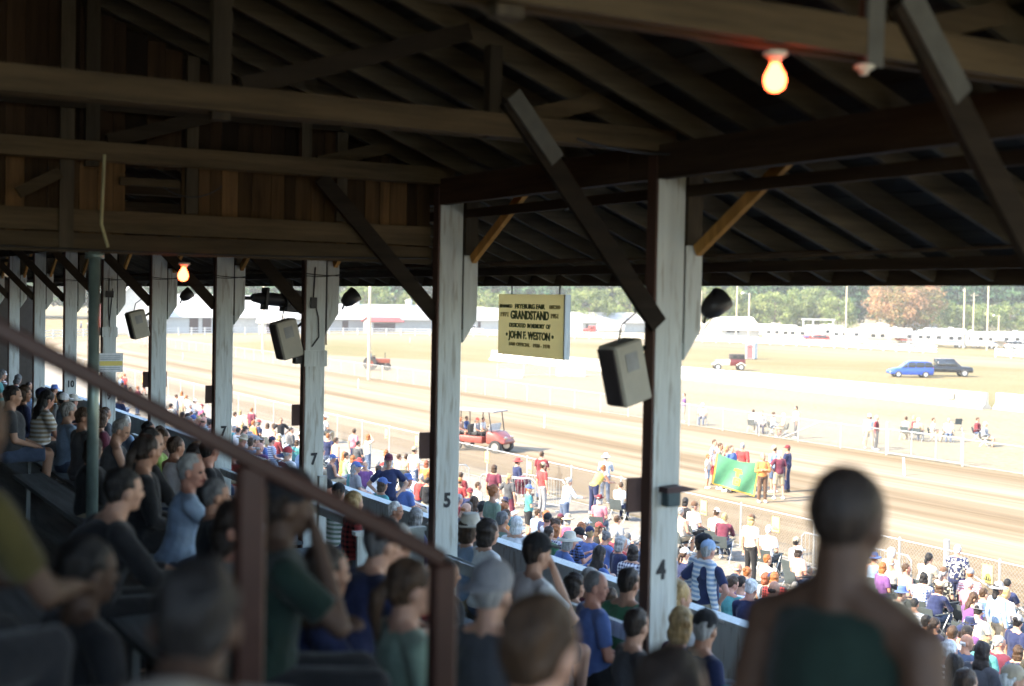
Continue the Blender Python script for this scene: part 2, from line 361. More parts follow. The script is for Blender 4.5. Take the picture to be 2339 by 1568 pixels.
# wiring on beams and posts
def wire(pts, r):
    q = MB(); q.path(pts, r); q.build('wire', BLACK, g)
def sag(a, b, s, n=10):
    a = Vector(a); b = Vector(b); return [a.lerp(b, t / n) - Vector((0, 0, s * 4 * (t / n) * (1 - t / n))) for t in range(n + 1)]
wire(sag((3.2, YP - .03, 7.98), (3.75, YP - .03, 8.02), .1), .006)
wire(sag((1.5, YP - .03, 7.40), (5.9, YP - .04, 7.42), .03, 20), .008)
wire(sag((5.2, Y4 - .12, 8.2), (6.4, Y4 - .3, 8.2), .07), .01)
for i, y in enumerate(postY[3:8]):
    wire(sag((PXP - .14, y - .09, 7.3), (PXP + .33, y - .09, 7.28), .01), .006); wire(sag((PXP - .14, y - .09, 7.27), (PXP + .33, y - .09, 7.30), .02), .005)
y = postY[3]; wire([(PXP - .02, y - .095, 7.38), (PXP - .04, y - .095, 7.0), (PXP + .03, y - .095, 6.75), (PXP + .04, y - .095, 6.5), (PXP - .05, y - .095, 6.38)], .009)
m = MB(); m.box(PXP - .08, PXP + .0, y - .12, y - .088, 6.86, 7.0); m.build('switch_box', BLACK, g)
wire([(PXP + .14, y - .06, 7.4), (PXP + .14, y - .09, 6.4)], .01)
y = postY[6]; wire([(PXP - .02, y - .095, 7.3), (PXP - .03, y - .095, 6.7), (PXP, y - .095, 6.3)], .01); wire([(PXP + .05, y - .095, 7.1), (PXP - .01, y - .095, 6.4)], .008)
m = MB(); m.box(PXP - .09, PXP + .06, y - .13, y - .088, 6.92, 7.05); m.build('switch_box', BLACK, g)
# conduit boxes clamped on two posts
for i in (3, 6):
    y = postY[i]; m = MB(); m.box(PXP - .15, PXP + .15, y - .11, y - .087, 6.13, 6.33); m.build('clamp_plate', WHITE, g)
    m = MB(); m.box(PXP - .25, PXP - .132, y - .06, y + .06, 6.16, 6.32); m.tube((PXP - .2, y, 6.32), (PXP - .2, y, 6.42), .02); m.build('junction_box', BLACK, g)
# steel pipe column
pc = on_y(215, 700, YP - .3)
m = MB(); m.tube((pc.x, YP - .3, floor_u(pc.x)), (pc.x, YP - .3, 7.36), .05, n=20); m.lathe((pc.x, YP - .3, 7.30), [(.05, 0), (.08, .0), (.08, .05), (.05, .05)], 16)
m.build('pipe_column', plain('grey green painted pipe', (.20, .27, .25), .3, .3, var=.15), g, smooth=True)
m = MB(); m.path([(pc.x + .06, YP - .36, 8.2), (pc.x + .04, YP - .36, 7.6), (pc.x + .1, YP - .36, 7.4)], .014); m.build('conduit', plain('yellowed conduit', (.4, .38, .2), .5), g)
# upper tiers and benches
TR = .8
def row_x(k): return -3.0 + TR * k
tm = MB()
prof = []
for k in range(-4, 15):
    x0 = row_x(k) - .35; prof += [(x0, floor_u(row_x(k))), (x0 + TR, floor_u(row_x(k)))]
poly = prof + [(8.95 - .35 + .0, 0.02), (prof[0][0], .02)]
prof2 = [(x, z) for x, z in prof if x <= 8.88]; prof2.append((8.88, prof2[-1][1])); poly = prof2 + [(8.88, .02), (prof[0][0], .02)]
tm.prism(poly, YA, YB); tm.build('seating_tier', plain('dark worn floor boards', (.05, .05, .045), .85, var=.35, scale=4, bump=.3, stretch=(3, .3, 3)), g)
bme = MB(); bme.box(-.16, .16, 0, 7.4, .40, .44); bme.box(-.12, -.08, .5, .58, 0, .40); bme.box(-.12, -.08, 3.6, 3.68, 0, .40); bme.box(-.12, -.08, 6.8, 6.88, 0, .40)
bme = bme.mesh('bench', plain('grey bench boards', (.13, .145, .15), .7, var=.3, scale=3, stretch=(6, .3, 1)))
ROWS_U = [k for k in range(2, 15) if row_x(k) < 8.6]
for k in ROWS_U:
    for j in range(6):
        if row_x(k) / max(.1, (YA + 3 + 7.8 * (j + 1))) < .12 : continue
        o = link('bench', bme, g); o.location = (row_x(k), YA + 3 + 7.8 * j, floor_u(row_x(k)))
m = MB(); m.box(-12, -11.8, YA, YB, .02, zr - 4.25); m.build('back_wall', plain('dark back boards', (.07, .055, .04), .9), g)
m = MB()
m.add([(-12, YB, 0.02), (9, YB, .02), (9, YB, 7.05), (-1.2, YB, 11), (-12, YB, 6.8)], [(0, 1, 2, 3, 4)]); m.add([(-12, YB + .1, 0.02), (9, YB + .1, .02), (9, YB + .1, 7.05), (-1.2, YB + .1, 11), (-12, YB + .1, 6.8)], [(4, 3, 2, 1, 0)]); m.build('end_wall', plain('dark back boards', (.07, .055, .04), .9), g)
# front parapet, capped
PARX = 8.9
for j in range(7):
    y0 = YA + 7.5 * j
    m = MB(); m.box(PARX, PARX + .1, y0, y0 + 7.49, .02, 3.62)
    o = m.build('parapet', WHITE, g)
    m = MB(); m.box(PARX - .05, PARX + .15, y0, y0 + 7.49, 3.622, 3.67); m.build('coping', WHITE, o)
# rails between the posts and box partitions
for i, y in enumerate(postY[:-1]):
    if i in (1,): 
        m = MB(); m.box(PXP - .02, PXP + .03, y + .1, postY[i + 1] - .1, 4.27, 4.40); m.build('rail', WHITE, g)
    elif i == 0:
        m = MB(); m.box(PXP - .02, PXP + .03, y + .1, y + 1.9, 4.27, 4.40); m.build('rail', WHITE, g)
    else:
        m = MB(); m.box(PXP - .05, PXP + .02, y - 1.2, y - .1, 4.30, 4.40); m.build('rail', WHITE, g)
        m = MB(); m.box(PXP - .05, PXP + .02, y + .1, y + 1.6, 4.30, 4.40); m.build('rail', WHITE, g)

m = MB(); m.box(5.22, 5.96, postY[2] + .14, postY[2] + .17, 3.4, 4.62); o = m.build('box_partition', WHITE, g)
m = MB(); m.box(5.18, 5.97, postY[2] + .11, postY[2] + .20, 4.622, 4.66); m.build('coping', WHITE, o)
m = MB(); m.box(5.20, 5.28, postY[2] + .10, postY[2] + .138, 3.4, 4.62); m.build('trim', WHITE, o)
c = on_x(735, 1150, PXP); m = MB(); m.box(PXP - .05, PXP + .05, c.y - .04, c.y + .04, 3.2, 4.78); m.build('short_post', WHITE, g)
# ================================================================ fences
def chain_mat():
    m = bpy.data.materials.new('chain link wire'); m.use_nodes = True; nt = m.node_tree; b = nt.nodes['Principled BSDF']
    b.inputs['Base Color'].default_value = (.22, .22, .21, 1); b.inputs['Metallic'].default_value = 0; b.inputs['Roughness'].default_value = .5
    tc = N(nt, 'ShaderNodeTexCoord'); sp = N(nt, 'ShaderNodeSeparateXYZ'); nt.links.new(tc.outputs['Object'], sp.inputs[0])
    outs = []
    for s in (1, -1):
        a = N(nt, 'ShaderNodeMath', operation='MULTIPLY_ADD'); nt.links.new(sp.outputs[2], a.inputs[0]); a.inputs[1].default_value = s; nt.links.new(sp.outputs[1], a.inputs[2])
        f = N(nt, 'ShaderNodeMath', operation='PINGPONG'); nt.links.new(a.outputs[0], f.inputs[0]); f.inputs[1].default_value = .05
        c = N(nt, 'ShaderNodeMath', operation='LESS_THAN'); nt.links.new(f.outputs[0], c.inputs[0]); c.inputs[1].default_value = .0036; outs.append(c)
    mx = N(nt, 'ShaderNodeMath', operation='MAXIMUM'); nt.links.new(outs[0].outputs[0], mx.inputs[0]); nt.links.new(outs[1].outputs[0], mx.inputs[1])
    tr = N(nt, 'ShaderNodeBsdfTransparent'); ms = N(nt, 'ShaderNodeMixShader'); nt.links.new(mx.outputs[0], ms.inputs[0]); nt.links.new(tr.outputs[0], ms.inputs[1]); nt.links.new(b.outputs[0], ms.inputs[2])
    nt.links.new(ms.outputs[0], nt.nodes['Material Output'].inputs[0]); return m
CHAIN = chain_mat(); RAILM = plain('galvanised fence pipe', (.36, .36, .35), .45, .2, var=.06)
def chain_fence(x, segs, h, sp, label, r=.03):
    f = empty('chain_link_fence', (x, segs[0][0], 0), 0, label, 'fence')
    pm = MB(); pm.tube((0, 0, 0), (0, 0, h + .03), r); pm.lathe((0, 0, h + .03), [(r * 1.2, 0), (r * .7, .03), (.001, .04)], 8); pme = pm.mesh('post', RAILM)
    for a, b in segs:
        m = MB(); m.box(x - .002, x + .002, a, b, .04, h)
        o = m.build('wire_mesh', CHAIN); o.parent = f; o.matrix_parent_inverse = Matrix.Translation((-x, -segs[0][0], 0))
        m = MB(); m.tube((0, a - segs[0][0], h), (0, b - segs[0][0], h), .021); m.tube((0, a - segs[0][0], .08), (0, b - segs[0][0], .08), .008, n=4); m.build('top_rail', RAILM, f)
        n = max(1, int((b - a) / sp))
        for k in range(n + 1):
            o = link('post', pme, f); o.location = (0, a - segs[0][0] + (b - a) * k / n, 0)
    return f
nf = chain_fence(24.6, [(5, 170)], 1.25, 3.05, 'chain link fence between the spectators and the near straight of the track')
m = MB(); cp = on_x(2163, 1230, 24.6); m.tube((0, cp.y - 5, 0), (0, cp.y - 5, 1.5), .07); m.build('corner_post', RAILM, nf)
m = MB(); m.tube((0, cp.y - 5 + .06, 1.1), (0, cp.y - 5 - 2.6, .15), .022); m.build('brace_rail', RAILM, nf)
inf = chain_fence(46.6, [(45.2, 190), (14, 40.6)], 1.22, 3.05, 'chain link fence with a gate along the infield side of the near straight')
gt = empty('fence_gate', (46.6, 40.7, 0), 0, 'wide galvanised pipe gate standing shut in the infield chain link fence', 'gate')
m = MB(); W = 4.4
for a, b in (((0, 0, .12), (0, W, .12)), ((0, 0, 1.25), (0, W, 1.25)), ((0, 0, .1), (0, 0, 1.27)), ((0, W, .1), (0, W, 1.27)), ((0, W / 3, .12), (0, W / 3, 1.25)), ((0, 2 * W / 3, .12), (0, 2 * W / 3, 1.25))): m.tube(a, b, .028)
m.build('gate_frame', RAILM, gt)
m = MB(); m.box(-.002, .002, .03, W - .03, .14, 1.23); m.build('wire_mesh', CHAIN, gt)
m = MB(); m.tube((0, W + .1, 0), (0, W + .1, 1.6), .05); m.build('hinge_post', RAILM, gt)
m = MB(); m.tube((0, -.1, 0), (0, -.1, 1.5), .05); m.build('latch_post', RAILM, gt)
m = MB(); m.tube((0, W + .15, 1.2), (0, W + 3.0, .1), .025); m.build('brace_rail', RAILM, inf); inf.children[-1].location = (0, 40.7 - 45.2, 0)
# yellow notices on the near fence
YEL = plain('yellow paper', (.80, .66, .18), .7, var=.05)
for k, px in enumerate((884, 954, 1115, 1213, 1613, 1779, 2267)):
    p = on_x(px, 1000, 24.6); m = MB(); m.box(-.012, -.006, -.15, .15, -.21, .21)
    o = m.build('notice', YEL); o.location = (24.57, p.y, .92)
    tag(o, ['yellow notice on the near fence, first past the fifth white post', 'yellow notice on the near fence just beside the red square panel', 'yellow notice on the near fence below the red utility cart',
            'yellow notice on the near fence behind the person in a red shirt', 'yellow notice on the near fence left of the green flag', 'yellow notice on the near fence below the flag group', 'yellow notice on the near fence at the right edge'][k], 'notice', 'yellow notices tied to the near fence')
    t = MB()
    for q in range(4): t.box(-.0145, -.0125, -.11 + .06 * q, -.09 + .06 * q, -.14, -.10 + .02 * (q % 3)); 
    t.box(-.0145, -.0125, -.11, .11, -.15, -.135); t.build('print', LETTER, o)
# white painted rail fence round the far side of the track
def ring_pt(r, s, y1=165, y0=-100, cx=92.5):
    # s: metres measured from the left curve's start on the near side, going round
    L = math.pi * r
    if s < L: a = math.pi - s / r; return Vector((cx + r * math.cos(a), y1 + r * math.sin(a), 0))
    return Vector((cx + r, y1 - (s - L), 0))
rf = empty('rail_fence', (92.5, 165, 0), 0, 'long white board rail fence round the far side of the track', 'fence')
r = 68.6; tot = math.pi * r + 150; S0 = 15; ns = 124; gap = (math.pi * r + 17, math.pi * r + 29)
pm = MB(); pm.box(-.09, .09, -.09, .09, 0, 1.35); pme = pm.mesh('post', FWHITE)
off = Vector((92.5, 165, 0)); rails = MB(); cnt = 0
for k in range(ns):
    s = S0 + (tot - S0) * k / (ns - 1); p = ring_pt(r, s) - off; q = ring_pt(r, S0 + (tot - S0) * (k + 1) / (ns - 1)) - off
    if gap[0] < s < gap[1]:
        if rails.v: rails.build('rails', FWHITE, rf); rails = MB()
        continue
    if cnt < 98 and k > 14: o = link('post', pme, rf); o.location = p; cnt += 1
    else: rails.box(p.x - .09, p.x + .09, p.y - .09, p.y + .09, 0, 1.35)
    for z in (.35, .78, 1.2): rails.beam(p + Vector((0, 0, z)), q + Vector((0, 0, z)), .04, .17)
rails.build('rails', FWHITE, rf)
# white stakes along the inner edge of the track
for k, (px, py) in enumerate([(503, 855), (417, 822), (818, 888), (1243, 978), (2066, 1087), (936, 783), (1397, 795), (2117, 800)]):
    p = on_z(px, py, 0); m = MB(); m.beam((0, 0, 0), (.03, .1 if k == 4 else .03, .75), .10, .03, up=(1, 0, 0)); o = m.build('stake', FWHITE); o.location = p
    tag(o, ['white marker stake on the track edge, second from the left', 'white marker stake on the inner curve, leftmost of all the stakes', 'white marker stake below the pole with the tractor', 'white marker stake just right of the fifth post', 'leaning white marker stake beside the track near the infield gate',
            'white marker stake on the far straight beyond the tractor pole', 'white marker stake on the far straight beyond the speaker', 'white marker stake on the far straight above the parked cars'][k], 'stake', 'white marker stakes')
# ================================================================ concrete barrier line
BW = plain('whitewashed concrete', (.42, .41, .37), .8, var=.10, scale=.8)
m = MB(); m.prism([(-.3, 0), (.3, 0), (.3, .1), (.12, .35), (.08, 1.05), (-.08, 1.05), (-.12, .35), (-.3, .1)], -1.42, 1.42); bme_ = m.mesh('concrete_barrier', BW)
ONAMES = 'first second third fourth fifth sixth seventh eighth ninth tenth eleventh twelfth thirteenth fourteenth fifteenth sixteenth seventeenth eighteenth nineteenth twentieth twenty-first twenty-second twenty-third twenty-fourth twenty-fifth twenty-sixth twenty-seventh'.split()
ym, k = 62.0, 0; spots = []
while ym < 136: spots.append((75.2 + R.uniform(-.06, .06), ym)); ym += 2.9
for k, (x, y) in enumerate(spots):
    o = link('concrete_barrier', bme_); o.location = (x + (.9 if k == 0 else 0), y, 0)
    o.scale = (1.6, 1, 1.12)
    n = len(spots); w_ = 'nearest end block' if k == 0 else ('farthest end block' if k == n - 1 else None)
    tag(o, (w_ and 'white concrete barrier block, %s of the long line' % w_) or '%s white concrete barrier block from the right end of the long line' % ONAMES[k], 'barrier', 'white concrete barrier blocks across the infield')
p = on_x(2168, 905, 74.7); m = MB(); m.box(-.02, 0, -.35, .35, -.3, .3); o = m.build('panel', plain('weathered tan panel', (.5, .42, .26), .7)); o.location = (74.75, p.y, .85)
tag(o, 'small weathered tan panel fixed to the white barrier line', 'panel')
for (a, b), w2, lb in (((1168, 863), 2.0, 'low white concrete block standing by the pipe frame, left one'), ((1303, 860), 2.7, 'long white concrete block at the right end of the pipe frame')):
    p = on_z(a, b, 0); o = link('concrete_block', bme_); o.location = p + Vector((0, 0, 0)); o.scale = (2.2, w2 / 2.8, .7); o.rotation_euler = (0, 0, math.radians(60)); tag(o, lb, 'concrete block')
p0 = on_z(1136, 861, 0); p1 = on_z(1372, 861, 0); d = (p1 - p0); L = d.length; e = empty('pipe_frame', p0, math.atan2(d.y, d.x), 'thin rusty pipe gate frame standing in the infield dirt', 'frame')
m = MB()
for z in (.15, 1.2): m.tube((0, 0, z), (L, 0, z), .03)
m.build('rail', RAILM, e)
for q in range(5): m = MB(); m.tube((L * q / 4, 0, 0), (L * q / 4, 0, 1.25 + (.6 if q == 1 else 0)), .035); m.build('upright', RAILM, e)
for q in range(4): m = MB(); m.tube((L * q / 4, 0, 1.2), (L * (q + 1) / 4, 0, .15), .02); m.build('diagonal', RAILM, e)
# ================================================================ vehicles
GLASS = plain('dark car glass', (.02, .025, .03), .08, 0, var=.05, spec=.9); TYRE = plain('tyre rubber', (.03, .03, .03), .8)
RIM = plain('alloy rim', (.55, .56, .58), .3, .8); CHROME = plain('chrome', (.7, .7, .72), .15, 1); RED_L = plain('red lamp plastic', (.5, .02, .02), .3)
def wheels(t, pts, r, wd=.2):
    for x, y in pts:
        m = MB(); m.lathe((0, 0, 0), [(r * .6, -wd / 2), (r * .95, -wd / 2), (r, -wd / 3), (r, wd / 3), (r * .95, wd / 2), (r * .6, wd / 2)], 18, M=Matrix.Rotation(math.pi / 2, 3, 'X'))
        w0 = m.build('wheel', TYRE, t, smooth=False); w0.location = (x, y, r)
        m = MB(); m.lathe((0, 0, 0), [(.001, -wd * .42), (r * .6, -wd * .45), (r * .6, wd * .45), (.001, wd * .42)], 12, M=Matrix.Rotation(math.pi / 2, 3, 'X')); m.build('rim', RIM, w0)
def paint(name, c): return plain(name, c, .25, 0, var=.03, spec=.6)
def hull(sections, name, mat, par, bevel=.03):
    # sections: (x, half width low, z low, half width high, z high)
    m = MB(); vs = []
    for x, wl, zl, wh, zh in sections: vs += [(x, -wl, zl), (x, -wl * 1.02, (zl + zh) / 2), (x, -wh, zh), (x, wh, zh), (x, wl * 1.02, (zl + zh) / 2), (x, wl, zl)]
    n = 6; fs = [(i * n + k, i * n + (k + 1) % n, (i + 1) * n + (k + 1) % n, (i + 1) * n + k) for i in range(len(sections) - 1) for k in range(n)]
    fs += [tuple(range(n)), tuple(range((len(sections) - 1) * n, len(sections) * n))[::-1]]
    m.add(vs, fs); o = m.build(name, mat, par, bevel=0); o.data.shade_smooth()
    md = o.modifiers.new('b', 'BEVEL'); md.width = bevel; md.segments = 2; md.limit_method = 'ANGLE'; return o
def car(loc, rz, label, color, kind):
    t = empty('parked_car' if kind == 'suv' else 'pickup_truck', loc, rz, label, 'car' if kind == 'suv' else 'pickup truck'); P = paint('car paint ' + label[:5], color)
    if kind == 'suv':
        hull([(-2.2, .78, .45, .74, .95), (-2.15, .88, .32, .86, 1.05), (-1.0, .9, .28, .88, 1.02), (.9, .9, .28, .88, .98), (1.6, .88, .3, .82, .9), (2.2, .8, .35, .68, .72), (2.3, .7, .42, .6, .6)], 'body', P, t, .05)
        hull([(-2.05, .8, 1.0, .66, 1.45), (-1.7, .82, 1.0, .66, 1.60), (.1, .82, .97, .66, 1.60), (.35, .82, .97, .64, 1.55), (1.15, .8, .93, .74, .95)], 'cabin_glass', GLASS, t, .03)
        hull([(-2.0, .67, 1.5, .60, 1.56), (-1.6, .68, 1.56, .58, 1.65), (.0, .68, 1.56, .58, 1.65), (.3, .66, 1.52, .56, 1.57)], 'roof', P, t, .03)
        for x in (-1.25, -.35, .45):
            for s in (-1, 1): m = MB(); m.beam((x, s * .85, 1.0), (x - .06, s * .69, 1.56), .05, .07); m.build('pillar', P, t)
        wheels(t, [(-1.35, -.82), (-1.35, .82), (1.4, -.82), (1.4, .82)], .34)
        for s in (-1, 1): m = MB(); m.box(-2.21, -2.1, s * .6 - .12, s * .6 + .12, .85, 1.1); m.build('tail_light', RED_L, t)
        for s in (-1, 1): m = MB(); m.box(2.1, 2.27, s * .55 - .14, s * .55 + .14, .58, .72); m.build('headlight', CHROME, t)
    else:
        hull([(-2.8, .9, .5, .9, 1.05), (-.9, .95, .45, .93, 1.08), (1.3, .95, .45, .93, 1.08), (2.6, .93, .45, .85, 1.02), (2.75, .88, .5, .8, .9)], 'body', P, t, .05)
        hull([(-.95, .85, 1.05, .7, 1.6), (-.85, .86, 1.05, .7, 1.78), (.8, .86, 1.05, .7, 1.8), (1.55, .86, 1.05, .82, 1.1)], 'cabin_glass', GLASS, t, .03)
        hull([(-.95, .72, 1.68, .62, 1.8), (.85, .72, 1.72, .62, 1.85)], 'roof', P, t, .03)
        for x in (-.9, .1, .9):
            for s in (-1, 1): m = MB(); m.beam((x, s * .9, 1.05), (x - .03, s * .72, 1.76), .06, .1); m.build('pillar', P, t)
        m = MB(); m.box(-2.75, -1.0, -.75, .75, 1.052, 1.085); m.build('bed_cover', BLACK, t)
        wheels(t, [(-1.85, -.88), (-1.85, .88), (1.85, -.88), (1.85, .88)], .4, .26)
        m = MB(); m.box(2.7, 2.82, -.85, .85, .45, .62); m.build('bumper', CHROME, t)
        m = MB(); m.box(2.68, 2.78, -.4, .4, .68, .95); m.build('grille', BLACK, t)
        for s in (-1, 1): m = MB(); m.box(2.66, 2.79, s * .65 - .15, s * .65 + .15, .72, .95); m.build('headlight', CHROME, t)
    return t
car(on_z(2046, 861, 0) + Vector((1, -1, 0)), math.radians(148), 'blue hatchback parked on the dirt with its nose toward the barriers', (.02, .06, .30), 'suv')
car(on_z(2112, 862, 0) + Vector((4, 1, 0)), math.radians(-35), 'black crew cab pickup parked nose outward behind the blue car', (.012, .014, .018), 'pickup')
# vintage car
t = empty('vintage_car', on_z(1664, 846, 0), math.radians(150), 'old boxy closed car with pale hood and dark rear body beyond the barriers', 'car')
hull([(-1.7, .62, .55, .62, 1.2), (-.1, .62, .5, .62, 1.2)], 'body', plain('maroon vintage paint', (.10, .02, .02), .3), t)
hull([(-1.65, .6, 1.2, .58, 1.75), (-.1, .6, 1.2, .58, 1.75)], 'cabin', plain('dark cloth top', (.03, .025, .025), .7), t)
m = MB()
for x in (-1.3, -.55):
    for s in (-1, 1): m.box(x - .22, x + .22, s * .606 - .01, s * .606 + .01, 1.28, 1.62)
m.build('window', GLASS, t)
m = MB(); m.box(-1.672, -1.652, -.3, .3, 1.35, 1.6); m.build('rear_window', plain('pale rear window', (.6, .6, .55), .2), t)
hull([(-.1, .5, .55, .5, 1.15), (1.3, .36, .55, .32, 1.08)], 'hood', plain('cream vintage paint', (.5, .5, .42), .3), t)
wheels(t, [(-1.25, -.66), (-1.25, .66), (1.25, -.66), (1.25, .66)], .38, .12)
for x in (-1.25, 1.25):
    for s in (-1, 1): m = MB(); m.tube((x - .5, s * .66, .55), (x, s * .66, .84), .07); m.tube((x, s * .66, .84), (x + .5, s * .66, .55), .07); m.build('mudguard', plain('cream vintage paint', (.5, .5, .42), .3), t)
for s in (-1, 1): m = MB(); m.lathe((1.36, s * .4, .95), [(.001, 0), (.12, .02), (.12, .12), (.001, .14)], 10); m.build('headlight', CHROME, t)
# red utility cart with a canopy on the track
RP = plain('red cart paint', (.22, .06, .05), .35)
uc = on_z(1100, 1030, 0); t = empty('utility_cart', uc, math.radians(-58), 'red utility cart with a flat grey canopy carrying people along the track', 'utility cart')
CART = t
hull([(-1.5, .6, .45, .6, .75), (.35, .62, .4, .62, .72)], 'bed', RP, t)
hull([(.55, .6, .4, .6, .98), (1.0, .6, .4, .56, .95), (1.5, .52, .42, .4, .62)], 'hood', RP, t, .06)
m = MB(); m.box(-1.6, 1.0, -.7, .7, 1.86, 1.92); m.build('canopy', plain('grey canopy fabric', (.22, .22, .23), .8, var=.15), t, bevel=.02)
for x, z in ((-1.5, .7), (-.3, .7), (.85, .95)):
    for s in (-1, 1): m = MB(); m.tube((x, s * .6, z), (x - (.0 if x < .5 else .15), s * .62, 1.86), .025); m.build('canopy_pole', BLACK, t)
m = MB(); m.beam((.72, 0, 1.32), (.66, 0, 1.0), 1.1, .012, up=(1, 0, 0)); m.build('windscreen', plain('clear screen', (.5, .52, .52), .1), t)
for x in (-1.1, -.2): m = MB(); m.box(x - .2, x + .25, -.55, .55, .76, .9); m.box(x - .28, x - .2, -.55, .55, .8, 1.25); m.build('seat', plain('black vinyl', (.03, .03, .03), .5), t, bevel=.03)
for s in (-1, 1): m = MB(); m.lathe((1.42, s * .3, .7), [(.001, 0.06), (.1, .05), (.1, -.05)], 10); m.build('headlight', CHROME, t)
wheels(t, [(-1.05, -.58), (-1.05, .58), (1.05, -.58), (1.05, .58)], .3, .22)
m = MB(); m.tube((.45, .25, .95), (.3, .25, 1.1), .015); m.lathe((.3, .25, 1.1), [(.15, 0), (.17, .015), (.15, .03)], 12); m.build('steering_wheel', BLACK, t)
# tractors
def tractor(loc, rz, label, c, s=1):
    t = empty('tractor', loc, rz, label, 'tractor'); P = plain('tractor paint ' + str(c[0]), c, .4)
    m = MB(); m.box(.0, 1.4, -.25, .25, .7, 1.15); m.build('hood', P, t, bevel=.04)
    m = MB(); m.box(-.6, .9, -.15, .15, .45, .7); m.build('chassis', BLACK, t)
    for s_ in (-1, 1):
        m = MB(); m.beam((-.95, s_ * .55, 1.15), (-.2, s_ * .55, 1.3), .3, .04); m.build('fender', P, t)
        m = MB(); m.lathe((0, 0, 0), [(.35, -.14), (.66, -.14), (.68, 0), (.66, .14), (.35, .14)], 18, M=Matrix.Rotation(math.pi / 2, 3, 'X')); o = m.build('rear_wheel', TYRE, t); o.location = (-.5, s_ * .6, .68)
        m = MB(); m.lathe((0, 0, 0), [(.001, -.1), (.36, -.1), (.36, .1), (.001, .1)], 12, M=Matrix.Rotation(math.pi / 2, 3, 'X')); m.build('hub', P, o)
        m = MB(); m.lathe((0, 0, 0), [(.001, -.08), (.32, -.09), (.34, 0), (.32, .09), (.001, .08)], 14, M=Matrix.Rotation(math.pi / 2, 3, 'X')); o = m.build('front_wheel', TYRE, t); o.location = (1.15, s_ * .5, .34)
    m = MB(); m.box(-.75, -.35, -.22, .22, .95, 1.05); m.box(-.8, -.74, -.22, .22, 1.0, 1.35); m.build('seat', BLACK, t)
    m = MB(); m.tube((.9, 0, 1.15), (.9, 0, 1.75), .035); m.build('exhaust_pipe', BLACK, t)
    m = MB(); m.tube((.0, 0, 1.1), (-.15, 0, 1.4), .02); m.lathe((-.15, 0, 1.4), [(.17, 0), (.19, .015), (.17, .03)], 12); m.build('steering_wheel', BLACK, t)
    return t
TRACTOR = tractor(on_z(858, 846, 0), math.radians(-30), 'old brown tractor parked with a driver beside the infield pole', (.18, .05, .03))
tractor(on_z(417, 757, 0) + Vector((6, 6, 0)), math.radians(-20), 'bright red tractor behind the white rail fence by the barns', (.6, .03, .02))
tractor(on_z(940, 757, 0) + Vector((5, 6, 0)), math.radians(-20), 'orange red tractor parked behind the rail fence, right of the red roofed stand', (.6, .08, .02))
# red cab truck with a white tank
t = empty('tank_truck', on_z(1362, 771, 0) + Vector((3, 2, 0)), math.radians(150), 'old red cab truck with a white tank body by the far rail fence', 'truck')
tr = plain('faded red truck paint', (.5, .05, .04), .4)
m = MB(); m.box(1.6, 3.0, -.9, .9, 1.0, 2.2); m.build('cab', tr, t, bevel=.1)
m = MB(); m.box(3.0, 4.2, -.6, .6, .9, 1.6); m.build('hood', tr, t, bevel=.1)
m = MB(); m.box(1.9, 2.8, -.905, .905, 1.65, 2.05); m.build('window', GLASS, t)
m = MB(); m.lathe((0, 0, 0), [(.001, 1.3), (.9, 1.25), (1.0, 1.1), (1.0, -4.2), (.9, -4.4), (.001, -4.45)], 18, M=Matrix.Rotation(math.pi / 2, 3, 'Y')); o = m.build('tank', FWHITE, t); o.location = (0, 0, 1.8)
m = MB(); m.box(-4.4, 4.0, -.5, .5, .6, .85); m.build('chassis', BLACK, t)
wheels(t, [(3.3, -.85), (3.3, .85), (-2.6, -.85), (-2.6, .85)], .48, .3)
# portable toilet
t = empty('portable_toilet', on_z(1716, 821, 0), math.radians(30 + 180), 'tall grey portable toilet with a dark side standing alone on the grass', 'portable toilet')
m = MB(); m.box(-.6, .6, -.6, .6, .08, 2.05); m.build('cabin', plain('grey plastic', (.42, .45, .46), .5), t, bevel=.03)
m = MB(); m.prism([(-.66, 2.05), (.66, 2.05), (.5, 2.25), (0, 2.32), (-.5, 2.25)], -.66, .66); m.build('roof', plain('white plastic', (.7, .7, .68), .5), t)
m = MB(); m.box(.602, .63, -.42, .42, .15, 1.9); m.build('door', plain('maroon plastic', (.16, .05, .06), .5), t)
m = MB(); m.box(.63, .65, -.2, .2, 1.5, 1.65); m.build('vent', BLACK, t)
m = MB(); m.box(-.62, .62, -.62, .62, 0, .08); m.build('base', BLACK, t)
